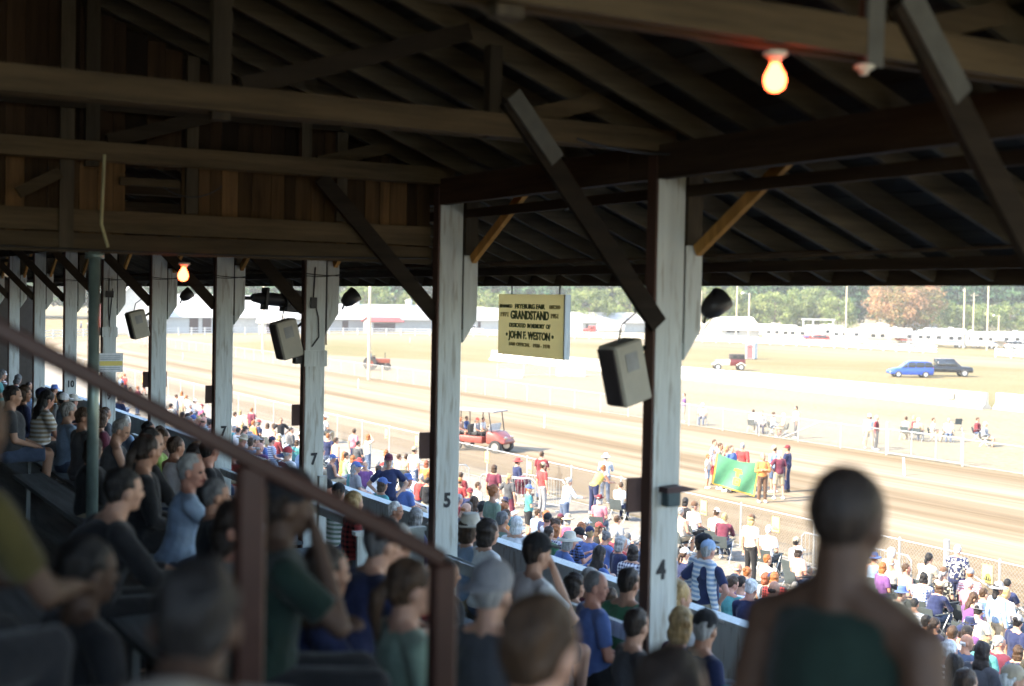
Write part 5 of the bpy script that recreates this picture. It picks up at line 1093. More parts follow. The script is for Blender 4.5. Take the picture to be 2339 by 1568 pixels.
TBL = """A 265 150 L stand s=navy sl=short crop h=ginger|A 315 175 L stand s=cream short h=brown|A 430 112 A stand s=pink sl=short short h=brown|A 520 150 A up s=cream bob h=ginger|A 365 195 L lap s=orange long h=ginger|A 420 212 L lap s=white bob h=ginger
A 285 282 L lap s=darkgrey c=cap:blue|A 375 262 L lap s=sage short h=darkbrown|A 500 332 L sider s=purple crop h=grey t=-1|A 575 322 L lap s=cream short h=grey|A 650 318 L hips s=navy c=cap:maroon t=-1|A 630 255 A lap s=peach bob h=ginger|A 715 277 A lap s=white short h=brown
A 760 282 A lap s=tan short h=brown|A 815 242 A stand s=white c=cap:tan|A 890 335 A lap s=orange bob h=red|A 600 437 L lap s=teal c=cap:blue|A 760 367 L lap s=lime bob h=darkbrown|A 800 380 L lap s=lightblue bob h=white|A 855 407 L lap s=red short h=grey|A 897 402 L lap s=black short h=darkbrown
A 1170 470 L fold s=navy c=cap:darkred t=-1|A 1215 476 A lap s=cream short h=brown|A 1090 530 L lap s=red short h=grey|A 1155 582 L lap s=white bob h=darkbrown|A 1240 602 L lap s=navy short h=black|A 1320 505 L stand s=sage bun h=ginger|A 1325 360 A stand s=maroon bob h=brown sl=short
A 1420 400 A hip s=darkgrey k=maroon tail h=blond sl=short|A 1628 262 A sfold s=darkred short h=brown|A 1635 338 A stand s=red sl=short l=grey c=cap:tan|A 1385 592 L lap s=teal bun h=ginger|A 1600 587 L lap s=lightblue short h=brown|A 1655 602 L lap s=navy bob h=ginger|A 1740 615 L lap s=blue c=cap:maroon
A 1665 722 L lap s=green sl=short short h=darkbrown|A 1790 642 L lap s=hotpink sl=none c=sunhat:tan|A 1460 752 L lap s=white bob h=white|A 1365 737 L lap s=sage short h=darkgrey|A 1100 440 A lap s=red c=cap:orange|A 1108 392 A lap s=darkred short h=brown
B 465 460 A lap s=pink c=cowboy:darkred|B 430 272 A bend s=yellow sl=none short h=ginger|B 605 278 A phone s=white short h=brown|B 370 552 L lap s=white c=cap:white|B 455 572 L lap s=black sl=none long h=brown c=cap:red|B 585 592 A lap s=grey short h=brown|B 390 692 L lap s=blue c=cap:navy
B 570 680 L lap s=maroon short h=grey sl=long|B 610 752 L lap s=red short h=grey sl=long|B 695 640 L lap s=denim sl=long short h=white|B 690 806 L lap s=navy:wplaid bob h=darkbrown|B 1025 556 A lap s=cream short h=grey|B 980 520 A lap s=hotpink short h=brown|B 1120 516 A lap s=white c=cap:brown
B 1225 656 L hips s=navy sl=short c=cap:lightblue|B 1278 552 A lap s=white c=cap:white|B 1320 604 A knee s=maroon sl=long short h=blond|B 1525 600 A stand s=cream c=cap:brown|B 1500 762 L lap s=peach sl=none bun h=ginger|B 1640 672 A lap s=white short h=white|B 1622 792 L lap s=lightblue bob h=red
B 1690 852 L lap s=red:plaid bob h=ginger|B 1005 792 L lap s=purple short h=black|B 1050 832 L lap s=navy sl=short tail h=brown c=cap:white|B 1190 817 L stand s=lightblue:stripe short h=brown c=cap:black|B 1190 975 L lap s=navy sl=long bob h=blond|B 1430 815 L lap s=black sl=short bald h=grey f=1.4
B 1400 987 L lap s=lightblue sl=short short h=darkgrey|G 1180 432 A lap s=grey c=cap:tan|G 1205 522 A lap s=peach c=cap:white|G 960 742 L lap s=darkgrey c=cap:navy|G 1180 640 L lap s=grey short h=grey
C 825 737 A lap s=purple bob h=ginger|C 887 706 A lap s=cream bald h=grey|C 980 752 A lap s=peach short h=brown|C 735 792 L lap s=lightblue short h=black|C 760 852 L lap s=blue c=cap:navy|C 900 842 L lap s=navy bun h=darkbrown|C 1025 822 L lap s=blue c=fedora:grey sl=long
C 985 937 L lap s=lightblue short h=white|C 1230 787 A lap s=black:camo c=cap:brown|C 1400 842 A lap s=pink short h=white|C 1320 897 L lap s=red long h=darkbrown|C 1350 947 L lap s=lightblue c=cap:navy|C 1115 1002 L lap s=darkred short h=black|C 1170 1022 L lap s=navy tail h=darkbrown
C 990 1022 L lap s=darkgrey c=cap:navy|C 1390 1047 L lap s=black sl=short c=cap:black f=1.4|C 1500 902 A lap s=blue short h=brown|C 1640 905 A lap s=white bob h=blond|C 1690 1010 L lap s=green c=cap:tan|C 1600 1120 L lap s=maroon short h=grey|C 1730 1150 L lap s=navy bob h=brown|C 1290 1180 L lap s=grey short h=brown|C 1500 1230 L lap s=teal bob h=blond
D 530 245 A stand s=maroon sl=short short h=ginger|D 930 372 A hips s=black l=white short h=brown t=-1|D 545 442 A lap s=orange short h=ginger|D 612 442 A lap s=navy c=cap:red|D 740 472 A lap s=white:stripe bob h=brown|D 822 482 A lap s=peach bob h=brown|D 395 457 L lap s=black short h=blond
D 340 502 L lap s=white short h=darkbrown|D 240 422 A lap s=cream bob h=grey|D 300 332 A stand s=white short h=brown|D 650 640 L lap s=blue short h=brown|D 1060 542 A lap s=darkgrey short h=black|D 1140 640 L lap s=teal bob h=brown|D 500 722 L lap s=lightblue short h=brown|D 622 742 L lap s=purple bald h=grey|D 370 272 A stand s=cream bob h=blond
E 1180 312 A walk s=orange sl=none k=brown bob h=ginger|E 1100 512 A stand s=maroon short h=ginger|E 990 542 A lap s=grey short h=black|E 890 502 A stand s=darkgrey short h=darkbrown|E 1700 592 A stand s=peach bob h=ginger|E 1630 622 A stand s=grey short h=brown|E 1760 642 A lap s=white short h=ginger|E 1870 692 A lap s=white c=cap:white|E 1965 762 A lap s=hotpink c=cap:darkred
E 1800 762 A lap s=blue:wplaid short h=grey|E 1540 762 L lap s=white c=cap:black|E 1700 872 L lap s=black short h=black|E 1990 822 L lap s=lightblue sl=long long h=black|E 1960 912 L lap s=maroon short h=darkbrown|E 1820 862 L lap s=cream short h=brown|E 1780 942 L lap s=grey short h=grey|E 920 342 A stand s=red short h=ginger|E 670 372 A stand s=white c=cap:white|E 870 372 A stand s=lightblue short h=blond"""
for ln in TBL.replace('\n', '|').split('|'):
    q = ln.split(); v, zx, zy, zone, ps = q[0], float(q[1]), float(q[2]), q[3], q[4]; px, py = vpix(v, zx, zy); h = HT.get(ps, 1.73)
    if zone == 'L':
        p = solve('L', px, py, h); 
        if ps in SIT: r_ = max(0, min(10, round((p.x - 9.9) / .8))); X = 9.9 + .8 * r_
        else: r_ = max(0, min(10, round((p.x - 10.2) / .8))); X = 10.2 + .8 * r_
        c = on_x(px, py, X); Y = c.y; z = floor_l(9.9 + .8 * r_)
    else:
        p = solve('A', px, py, h); X, Y, z = max(18.9, min(p.x, 23.9)), p.y, 0.0
        if X != p.x: Y = on_x(px, py, X).y
    lk = look(' '.join(q[5:])); fc = R.uniform(-.35, .55) + .15
    if lk['turn'] <= -1: lk['turn'] = 0; fc = -1.9
    lk2 = dict(lk); add(zone, X, Y, ps, face=fc, z=z, **lk2)
    if zone == 'A' and ps in SIT: chair_at(X, Y, fc)
# lower benches: scattered others far along the stand
tries = 0; n0 = len(PPL)
while len(PPL) - n0 < 34 and tries < 4000:
    tries += 1; k = R.randrange(11); X = 9.9 + .8 * k; Y = R.uniform(22, 49) if R.random() < .85 else R.uniform(9, 22)
    if any(abs(a - X) < .5 and abs(b - Y) < .62 for a, b in REG): continue
    q = proj((X, Y, floor_l(X) + 1.3))
    if not (-20 < q[0] < 2380 and q[1] < 1590): continue
    if Y < 22 and R.random() < .5: continue
    add('L', X, Y, R.choice(['lap', 'lap', 'knee', 'fold', 'phone']), face=R.uniform(-.3, .6), z=floor_l(X), **look())
n0 = len(PPL); tries = 0
while len(PPL) - n0 < 30 and tries < 6000:
    tries += 1; X = 9.9 + .8 * R.randrange(11); Y = R.uniform(9, 24)
    if any(abs(a - X) < .5 and abs(b - Y) < .56 for a, b in REG): continue
    q = proj((X, Y, floor_l(X) + 1.3))
    if not (1040 < q[0] < 2380 and q[1] < 1590) or 1760 < q[0] < 2010: continue
    lk = look(); lk['shirt'] = R.choice(['navy', 'blue', 'lightblue', 'denim', 'purple', 'darkgrey', 'teal', 'grey', 'black', 'maroon'])
    add('L', X, Y, R.choice(['lap', 'knee', 'fold', 'phone']), face=R.uniform(-.3, .6), z=floor_l(X), **lk)
n0 = len(PPL); tries = 0
while len(PPL) - n0 < 16 and tries < 3000:
    tries += 1; X, Y = R.uniform(18.6, 23.6), R.uniform(11, 24); q = proj((X, Y, 1.2))
    if any(abs(a - X) < .62 and abs(b - Y) < .55 for a, b in REG) or not 1990 < q[0] < 2370: continue
    lk = look(); lk['shirt'] = R.choice(['navy', 'blue', 'lightblue', 'white', 'grey', 'purple', 'pink', 'cream']); ps = R.choice(['lap', 'knee', 'phone', 'lap', 'stand']); fc = R.uniform(-.3, .5); add('A', X, Y, ps, face=fc, **lk)
    if ps in SIT: chair_at(X, Y, fc)
n0 = len(PPL); tries = 0
while len(PPL) - n0 < 4 and tries < 900:
    tries += 1; X, Y = R.uniform(19.3, 23.6), R.uniform(15, 36)
    if any(abs(a - X) < .8 and abs(b - Y) < .7 for a, b in REG) or 1760 < proj((X, Y, 1.2))[0] < 2010: continue
    ps = R.choice(['lap', 'stand', 'sfold', 'lap', 'knee']); fc = R.uniform(-.3, .5); add('A', X, Y, ps, face=fc, **look())
    if ps in SIT: chair_at(X, Y, fc)
n0 = len(PPL); tries = 0
while len(PPL) - n0 < 6 and tries < 900:
    tries += 1; X, Y = R.uniform(19.3, 23.6), R.uniform(27, 62)
    if any(abs(a - X) < .9 and abs(b - Y) < .8 for a, b in REG): continue
    ps = R.choice(['lap', 'stand', 'sfold', 'rail', 'lap']); fc = R.uniform(-.3, .5); add('A', X, Y, ps, face=fc, **look())
    if ps in SIT: chair_at(X, Y, fc)
# upper seats: named figures (pixel of the crown, distance)
UP = """400 1046 8.5 face s=lightblue sl=short short h=grey|481 1097 10.3 lap s=black short h=darkgrey c=none:x|323 996 9.6 lap s=black sl=long tail h=darkbrown|279 992 9.9 knee s=black sl=long short h=black f=1.4|436 1196 7.6 lap s=sage bob h=blond|521 1153 6.6 lap s=grey sl=long long h=darkbrown
775 1213 7.4 knee s=navy sl=short short h=darkgrey c=cap:black|838 1216 8.2 knee s=red:plaid short h=grey|1106 1181 13.6 lap s=white sl=short bob h=darkbrown|1064 1185 13.6 lap s=lightblue c=fedora:cream|898 1111 18.2 lap s=orange sl=long short h=white f=1.4|945 1129 17.6 lap s=navy sl=long bob h=grey
802 1093 15.4 lap s=red:plaid sl=long bob h=blond|768 1079 16.4 lap s=sage:stripe sl=long short h=brown c=cap:black|737 1059 18.4 lap s=grey c=cap:black|637 1031 21 lap s=grey c=cap:maroon|615 1044 19.5 lap s=navy c=cap:lightblue|608 1014 20.5 lap s=sage long h=blond|664 1056 18 lap s=navy short h=black
1344 1258 14.2 lap s=maroon crop h=grey|1351 1307 10.7 lap s=blue sl=short crop h=darkgrey f=1.2|1306 1314 11.8 lap s=navy bob h=darkbrown|1384 1345 11.3 lap s=darkred sl=long short h=brown|1430 1301 11.2 lap s=green sl=long short h=darkbrown|1442 1394 9.5 lap s=darkgrey short h=darkbrown|1192 1233 10.6 face s=white sl=short short h=darkbrown c=cap:black
1600 1402 9.8 lap s=navy sl=long short h=grey c=cap:black|1546 1393 9.4 lap s=purple bob h=blond|1541 1312 11.2 lap s=grey long h=blond|1000 1150 16.5 lap s=grey c=sunhat:cream|281 930 21 lap s=lightblue short h=white|300 935 20 knee s=navy sl=long short h=black|238 889 27 lap s=darkgrey short h=brown|362 928 21 lap s=brown short h=brown|345 950 17 phone s=lime short h=brown
141 878 26 lap s=lightblue sl=long c=cap:white|163 866 28 lap s=denim c=sunhat:cream|136 850 31 lap s=white short h=black|184 962 17 lap s=darkgrey short h=brown|395 985 15.5 lap s=white sl=none short h=brown|440 975 15 lap s=brown short h=darkbrown|470 1003 13.6 lap s=black sl=long short h=black|225 960 18 lap s=maroon bob h=brown|250 1000 14 phone s=darkgrey short h=grey|205 1005 13 lap s=black bob h=darkbrown
150 950 16 lap s=lightblue short h=grey|1010 1290 8.8 lap s=black sl=long short h=darkbrown|90 880 24 lap s=grey c=cap:navy|50 900 20 lap s=navy bob h=brown|20 930 17 lap s=darkgrey short h=black|1700 1500 8.9 lap s=teal short h=brown|1800 1520 9.5 lap s=maroon bob h=grey|2200 1530 11 lap s=grey short h=brown"""
for ln in UP.replace('\n', '|').split('|'):
    q = ln.split(); px, py, dep, ps = float(q[0]), float(q[1]), float(q[2]), q[3]; p = at_depth(px, py, dep); h = HT.get(ps, 1.3)
    k = round((p.x + 3.0) / TR); best = min((k - 1, k, k + 1), key=lambda j: abs(on_x(px, py, row_x(j)).z - h - floor_u(row_x(j))) + .25 * abs(j - (p.x + 3) / TR))
    X = row_x(best); c = on_x(px, py, X); z = floor_u(X); s_ = max(.86, min(1.12, (c.z - z) / h)) if dep < 14 else 1.0
    lk = look(' '.join(q[4:])); 
    if lk.get('hat') == 'none': lk.pop('hat'); lk.pop('hatc', None)
    sc = s_ * (.78 if (px, py) == (436, 1196) else 1)
    if abs(c.z - z - h * sc) > .14 : print('U', q[:3], round(X, 2), 'err', round(c.z - z - h * sc, 2))
    add('U', X, c.y, ps, face=(R.uniform(-.25, .3) if px not in (400, 481, 323) else -.15), z=z, sc=sc, hi=dep < 12, **lk)
n0 = len(PPL); tries = 0
while len(PPL) - n0 < 11 and tries < 2000:
    tries += 1; k = R.randrange(4, 15); X = row_x(k); Y = R.uniform(11, 44)
    q = proj((X, Y, floor_u(X) + 1.3))
    if X > 8.6 or not (-20 < q[0] < 740) or any(abs(a - X) < .5 and abs(b - Y) < .7 for a, b in REG): continue
    if q[1] > 1120 or Y < 14: continue
    add('U', X, Y, R.choice(['lap', 'lap', 'knee', 'fold', 'phone']), face=R.uniform(-.3, .5), z=floor_u(X), **look())
# blurred people next to the camera; some carry shade in clothes and skin colour
def near(px, py, dep, ps, lab, face=0, hz=None, **kw):
    p = at_depth(px, py, dep); h = (hz or HT.get(ps, 1.73)); sc = kw.pop('sc', 1.0)
    q = hdx(ps) * sc - .03; p = p - Vector((math.cos(face) * q, math.sin(face) * q, 0))
    o = person((p.x, p.y, p.z - h * sc), face, lab, ps=ps, hi=True, scale=sc, **kw); o['label'] = lab; REG.append((p.x, p.y)); return o
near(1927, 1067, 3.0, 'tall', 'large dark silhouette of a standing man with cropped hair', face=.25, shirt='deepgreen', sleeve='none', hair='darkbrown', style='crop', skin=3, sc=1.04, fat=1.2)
near(1221, 1372, 2.9, 'lap', 'blurred brown haired head at the bottom between posts 5 and 4', face=.5, shirt='brown', hair='brown', style='short')
near(2025, 1400, 3.3, 'lap', 'blurred person in a tan hat at the bottom right edge of the silhouette', face=.4, shirt='tan', hair='brown', style='short', hat='cap', hatc='tan', sleeve='long')
near(1118, 1296, 5.5, 'lap', 'blurred person in a round grey green hat, back of the head to the camera', face=.45, shirt='darkgrey', hair='grey', style='crop', hat='capback', hatc='grey')
near(925, 1284, 5.5, 'lap', 'blurred woman with a brown ponytail looking right beside the handrail post', face=-.1, shirt='sage', sleeve='long', hair='brown', style='tail', skin=0)
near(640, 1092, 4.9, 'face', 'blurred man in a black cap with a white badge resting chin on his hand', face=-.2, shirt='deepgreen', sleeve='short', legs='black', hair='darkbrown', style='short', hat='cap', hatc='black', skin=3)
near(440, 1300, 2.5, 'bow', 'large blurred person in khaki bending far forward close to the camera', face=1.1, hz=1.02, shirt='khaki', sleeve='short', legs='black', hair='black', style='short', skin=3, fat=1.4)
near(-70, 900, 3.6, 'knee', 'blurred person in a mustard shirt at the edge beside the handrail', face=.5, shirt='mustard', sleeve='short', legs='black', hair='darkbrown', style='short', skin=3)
near(268, 1085, 7.2, 'knee', 'hunched person with a broad black back behind the man in light blue', face=.1, shirt='black', sleeve='long', legs='black', hair='black', style='short', fat=1.4)
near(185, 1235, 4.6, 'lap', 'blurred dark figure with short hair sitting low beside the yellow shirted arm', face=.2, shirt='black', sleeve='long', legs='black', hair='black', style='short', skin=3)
near(735, 1262, 5.6, 'knee', 'blurred person in a navy shirt hunched between the two handrail posts', face=.0, shirt='navy', sleeve='short', legs='black', hair='darkbrown', style='short', skin=1)
near(1520, 1490, 3.2, 'lap', 'blurred dark head at the bottom below post 4', face=.3, shirt='darkgrey', hair='darkbrown', style='short')
# group with the flag on the track
GRP = """610 140 stand s=white sl=short short h=brown|692 190 stand s=tan short h=brown|775 216 stand s=peach bob h=blond|852 226 stand s=blue short h=brown|1005 190 stand s=red sl=long short h=grey|1295 336 sfold s=orange sl=long l=brown bob h=blond|1455 230 stand s=lightblue short h=brown c=cap:tan|1530 300 hip s=maroon sl=short k=khaki short h=white f=1.2|1645 225 sfold s=navy sl=short l=navy short h=brown c=cap:darkred"""
for i, ln in enumerate(GRP.split('|')):
    q = ln.split(); px, py = vpix('H', float(q[0]), float(q[1])); p = solve('T', px, py, 1.76); fc = (-1.2, -1.0, -1.2, -1.5, .6, -2.0, 1.6, 1.2, 2.0)[i]; lk = look(' '.join(q[3:])); lk['turn'] = 0
    if i < 5: t_ = max((p - C0).length, 50.0); 
    add('T', p.x, p.y, q[2], face=fc, sc=1.02, **lk)
for (a, b), sc, fc, s_ in (((512, 345), .76, -.8, 's=white k=lightblue short h=ginger'), ((598, 280), .8, -1.4, 's=red:stripe k=red short h=brown')):
    px, py = vpix('H', a, b); p = solve('T', px, py, 1.73 * sc); add('T', p.x, p.y, 'stand', face=fc, sc=sc, **look(s_))
p = on_x(*vpix('B', 510, 128), 25.6); add('T', p.x, p.y, 'rail', face=.9, sc=1.0, shirt='lightblue', sleeve='long', pat='wplaid', hat='sunhat', hatc='white', style='short', hair='grey')
# the flag
FD = 47.8; cs_ = [at_depth(*vpix('H', a, b), FD) for a, b in ((655, 335), (1232, 470), (1160, 925), (590, 755))]
t = empty('flag', (cs_[0] + cs_[2]) / 2, 0, 'large green flag with a yellow fringe held up by the group on the track', 'flag'); fo_ = t.location
def fq(u, v, k=0.0):
    p = cs_[0].lerp(cs_[1], u).lerp(cs_[3].lerp(cs_[2], u), v); n = (cs_[1] - cs_[0]).cross(cs_[3] - cs_[0]).normalized()
    if n.dot(ray(PX, PY)) > 0: n = -n
    return p + n * (.05 * math.sin(u * 9 + v * 3) * (.3 + v) + k) - Vector((0, 0, .10 * math.sin(math.pi * u) * (1 - v))) - fo_
def patch(u0, u1, v0, v1, name, mat, k, nu=24, nv=16, th=.006):
    m = MB(); W_ = nu + 1; top = [fq(u0 + (u1 - u0) * i / nu, v0 + (v1 - v0) * j / nv, k + th) for j in range(nv + 1) for i in range(W_)]; bot = [fq(u0 + (u1 - u0) * i / nu, v0 + (v1 - v0) * j / nv, k) for j in range(nv + 1) for i in range(W_)]
    n_ = len(top); fs = []
    for j in range(nv):
        for i in range(nu): a = j * W_ + i; fs.append((a, a + 1, a + W_ + 1, a + W_)); fs.append((n_ + a, n_ + a + W_, n_ + a + W_ + 1, n_ + a + 1))
    for i in range(nu): fs.append((i, n_ + i, n_ + i + 1, i + 1)); a = nv * W_ + i; fs.append((a, a + 1, n_ + a + 1, n_ + a))
    for j in range(nv): a = j * W_; fs.append((a, a + W_, n_ + a + W_, n_ + a)); a = j * W_ + nu; fs.append((a, n_ + a, n_ + a + W_, a + W_))
    m.add(top + bot, fs); return m.build(name, mat, t, smooth=False)
FG = plain('green flag cloth', (.10, .30, .16), .8, var=.06); FY = plain('golden fringe', (.72, .48, .06), .8, var=.1)
patch(0, 1, 0, 1, 'cloth', FG, 0)
for a in ((-.03, .0, -.0, 1.03), (.0, 1.02, 1.0, 1.04), (1.0, 1.025, 0, 1.04)): patch(*a, 'fringe', FY, -.002, 8, 8, .012)
for a in ((.46, .62, .28, .36), (.50, .64, .36, .42), (.50, .57, .42, .54), (.44, .50, .30, .36), (.46, .62, .60, .64), (.46, .49, .64, .82), (.59, .62, .64, .82), (.46, .62, .80, .84), (.51, .57, .68, .76)): patch(*a, 'emblem', FY, .012, 4, 4, .004)
# infield people
IN = """183 828 1.73 sfold s=purple k=khaki short h=brown|300 915 1.25 lap s=cream c=cap:white|620 920 1.28 lap s=white short h=brown|678 925 1.28 lap s=grey short h=brown|745 966 1.22 lap s=white bob h=brown|818 938 1.28 lap s=cream bob h=white|893 900 1.73 stand s=white sl=short l=darkgrey short h=darkbrown
1360 940 1.73 hip s=lightblue c=cap:white|1405 948 1.73 stand s=darkred sl=long l=darkgrey short h=grey|1590 956 1.25 lap s=white short h=brown|1645 948 1.28 lap s=darkred bob h=blond|1762 962 1.27 lap s=cream short h=brown|1863 964 1.28 lap s=white sl=short short h=grey|2042 958 1.28 lap s=darkred sl=long short h=brown|2088 1010 1.1 lap s=grey c=cap:grey|1668 965 1.25 lap s=tan short h=white"""
for i, ln in enumerate(IN.replace('\n', '|').split('|')):
    q = ln.split(); px, py = vpix('I', float(q[0]), float(q[1])); h = float(q[2]); p = solve('I', px, py, h); fc = R.choice([-2.4, .4, 1.2, -1.0, 2.6]); 
    sit = q[3] == 'lap'; X = max(p.x, 47.6); Y = on_x(px, py, X).y if X != p.x else p.y
    lk = look(' '.join(q[4:])); lk['turn'] = 0; add('I', X, Y, q[3], face=fc, z=-.06 if sit else 0, sc=1.0, **lk)
    if sit: chair_at(X, Y, fc, -.06)
chair_at(*on_z(2185, 985, 0).xy, 1.2); chair_at(*on_z(1782, 992, 0).xy, -.6); chair_at(*on_z(1985, 1015, 0).xy, .5)
# people near the barns
for i in range(0, 30, 3):
    x = [133, 141, 150, 158, 168, 176, 262, 272, 280, 290, 437, 446, 455, 463, 470, 480, 545, 585, 596, 607, 622, 635, 858, 870, 884, 900, 1010 + 60, 1100, 1128, 1880][i]; p = on_z(x, 757 if x < 1200 else 782, 0); p = p + Vector((R.uniform(1, 5), R.uniform(1, 5), 0))
    add('F', p.x, p.y, R.choice(['stand', 'walk', 'sfold']), face=R.uniform(-3, 3), **look())
# riders on the cart and the tractor driver
CM = CART.matrix_basis
CMM = Matrix.Translation(CART.location) @ Matrix.Rotation(CART.rotation_euler.z, 4, 'Z')
for lx, ly, s_ in ((-.12, .28, 's=white sl=short short h=brown'), (-.12, -.3, 's=grey c=cap:red'), (-1.02, .28, 's=blue short h=brown'), (-1.02, -.28, 's=peach bob h=ginger')):
    p = CMM @ Vector((lx, ly, .46)); lk = look(s_); lk['turn'] = 0; add('C', p.x, p.y, 'lap', face=CART.rotation_euler.z, z=p.z, sc=.82, **lk)
TM_ = Matrix.Translation(TRACTOR.location) @ Matrix.Rotation(TRACTOR.rotation_euler.z, 4, 'Z'); p = TM_ @ Vector((-.55, 0, .6)); add('I', p.x, p.y, 'rail' if False else 'lap', face=TRACTOR.rotation_euler.z, z=p.z, sc=1.0, shirt='grey', style='short', hair='brown', hat='cap', hatc='tan')
# labels: looks first, then where they are, then their turn from the left
from collections import defaultdict
ORD = ['leftmost', 'second from left', 'third from left', 'fourth from left', 'fifth from left', 'sixth from left', 'seventh from left', 'eighth from left']
CN = dict(lightblue='light blue', darkred='dark red', darkgrey='dark grey', hotpink='bright pink', sage='grey green', denim='denim blue')
HN = {'short': 'short {} hair', 'crop': 'cropped {} hair', 'bob': 'bobbed {} hair', 'long': 'long {} hair', 'tail': '{} ponytail', 'bald': 'thin {} hair', 'bun': '{} hair bun', 'none': 'bare head'}
grp = defaultdict(list)
for o, zone, px, py, ps, kw in PPL:
    sh = CN.get(kw.get('shirt', 'navy'), kw.get('shirt', 'navy')); pt = {'plaid': 'plaid', 'wplaid': 'checked', 'stripe': 'striped', 'camo': 'camouflage', None: ''}[kw.get('pat')]
    hd = (CN.get(kw['hatc'], kw['hatc']) + ' ' + {'cap': 'cap', 'capback': 'cap', 'sunhat': 'sun hat', 'fedora': 'brimmed hat', 'cowboy': 'cowboy hat'}[kw['hat']]) if kw.get('hat') else HN[kw.get('style', 'short')].format({'darkbrown': 'dark', 'darkgrey': 'grey'}.get(kw.get('hair', 'brown'), kw.get('hair', 'brown')))
    zn = ZN[zone]; rg = region(px) if zone in 'ULAF' else ''
    sh = sh; act = {'lap': 'sitting', 'knee': 'hunched', 'fold': 'folded-armed', 'face': 'chin-resting', 'phone': 'reading', 'sider': 'turned', 'stand': 'standing', 'hip': 'standing', 'hips': 'standing', 'sphone': 'standing', 'rail': 'leaning', 'sfold': 'standing', 'walk': 'walking', 'up': 'waving', 'bend': 'bending', 'hold': 'standing'}.get(ps, 'sitting')
    sp = (pt or sh) if zone in 'ULAF' else (sh + (' ' + pt if pt else ''))
    grp['%s person in %s top, %s, %s %s' % (act, sp, hd, zn, rg)].append((px, o, zone))
GR = dict(U='spectators in the upper seats', L='spectators on the lower benches', A='people by the near fence', T='people on the track', I='people on the infield', F='people by the far barns', C='people riding the utility cart')
for s, l in grp.items():
    l.sort(key=lambda q: q[0])
    for i, (px, o, zone) in enumerate(l):
        lb = s.strip(); 
        if len(l) > 1: lb = ORD[min(i, 7)].replace(' from left', ' leftmost') + ' ' + lb
        w_ = lb.split()
        if len(w_) > 16: lb = lb.replace(' top,', ',')
        if len(lb.split()) > 16: lb = lb.replace(' hair,', ',')
        if len(lb.split()) > 16: lb = lb.replace('person in ', 'in ')
        if len(lb.split()) > 16: lb = lb.replace('brimmed ', '').replace('sun hat', 'hat').replace(' hair', '')
        o['label'] = lb; o['group'] = GR[zone]
# folding chairs
CF = plain('chair fabric', (.05, .065, .07), .8); 
ch0 = empty('folding_chair', (0, 0, 0), 0, 'x', 'chair', 'folding camp chairs')
m = MB(); m.box(-.05, .42, -.25, .25, .40, .415); m.build('seat', CF, ch0)
m = MB(); m.beam((-.06, 0, .42), (-.14, 0, .74), .42, .012, up=(1, 0, 0)); m.build('backrest', CF, ch0)
for s in (-1, 1): m = MB(); m.beam((-.12, s * .30, .64), (.38, s * .30, .62), .06, .02); m.build('armrest', CF, ch0)
for sx, sy in ((1, 1), (1, -1), (-1, 1), (-1, -1)): m = MB(); m.tube((.17 + sx * .25, sy * .27, 0), (.17 - sx * .22, sy * .27, .42 if sx > 0 else .62), .012, n=6); m.build('leg', STEEL, ch0)
CHAIRS.sort(key=lambda c: proj((c[0], c[1], .5))[0]); on = ['first', 'second', 'third', 'fourth', 'fifth', 'sixth', 'seventh', 'eighth', 'ninth', 'tenth']
def ordn(n):
    tens = ['', 'tenth', 'twentieth', 'thirtieth', 'fortieth', 'fiftieth']; tn = ['', '', 'twenty', 'thirty', 'forty', 'fifty']; teen = ['eleventh', 'twelfth', 'thirteenth', 'fourteenth', 'fifteenth', 'sixteenth', 'seventeenth', 'eighteenth', 'nineteenth']
    return on[n - 1] if n <= 10 else teen[n - 11] if n < 20 else (tens[n // 10] if n % 10 == 0 else tn[n // 10] + ' ' + on[n % 10 - 1])
cn = {'A': 0, 'I': 0}
for i, (x, y, rz, z) in enumerate(CHAIRS):
    c = ch0 if i == 0 else copy_tree(ch0); c.location = (x - .12 * math.cos(rz), y - .12 * math.sin(rz), 0); c.rotation_euler = (0, 0, rz); k = 'A' if x < 30 else 'I'; cn[k] += 1
    c['label'] = 'dark folding camp chair %s, %s from the left' % ('by the near fence' if k == 'A' else 'on the infield', ordn(cn[k])); c['group'] = 'folding chairs ' + ('by the near fence' if k == 'A' else 'on the infield')
# lower benches under the spectators
lg = empty('lower_bleachers', (0, 0, 0), 0, 'long low tiers of benches in front of the white parapet', 'bleachers')
m = MB(); pr = []
for k in range(11): x0 = 9.9 + .8 * k - .38; pr += [(x0, floor_l(9.9 + .8 * k)), (x0 + .8, floor_l(9.9 + .8 * k))]
pr = [(x, max(z, .02)) for x, z in pr]; pr += [(pr[-1][0], .013), (pr[0][0], .013)]
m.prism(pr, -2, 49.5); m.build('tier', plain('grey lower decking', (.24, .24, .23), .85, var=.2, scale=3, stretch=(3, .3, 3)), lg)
b2 = MB(); b2.box(-.15, .15, -2, 49.5, .40, .44)
for q in range(14): b2.box(-.1, -.05, 0 + 3.7 * q, .06 + 3.7 * q, 0, .4)
b2 = b2.mesh('bench', plain('worn blue grey bench', (.22, .26, .30), .7, var=.25, scale=3, stretch=(6, .3, 1)))
for k in range(11): o = link('bench', b2, lg); o.location = (9.9 + .8 * k, 0, floor_l(9.9 + .8 * k))
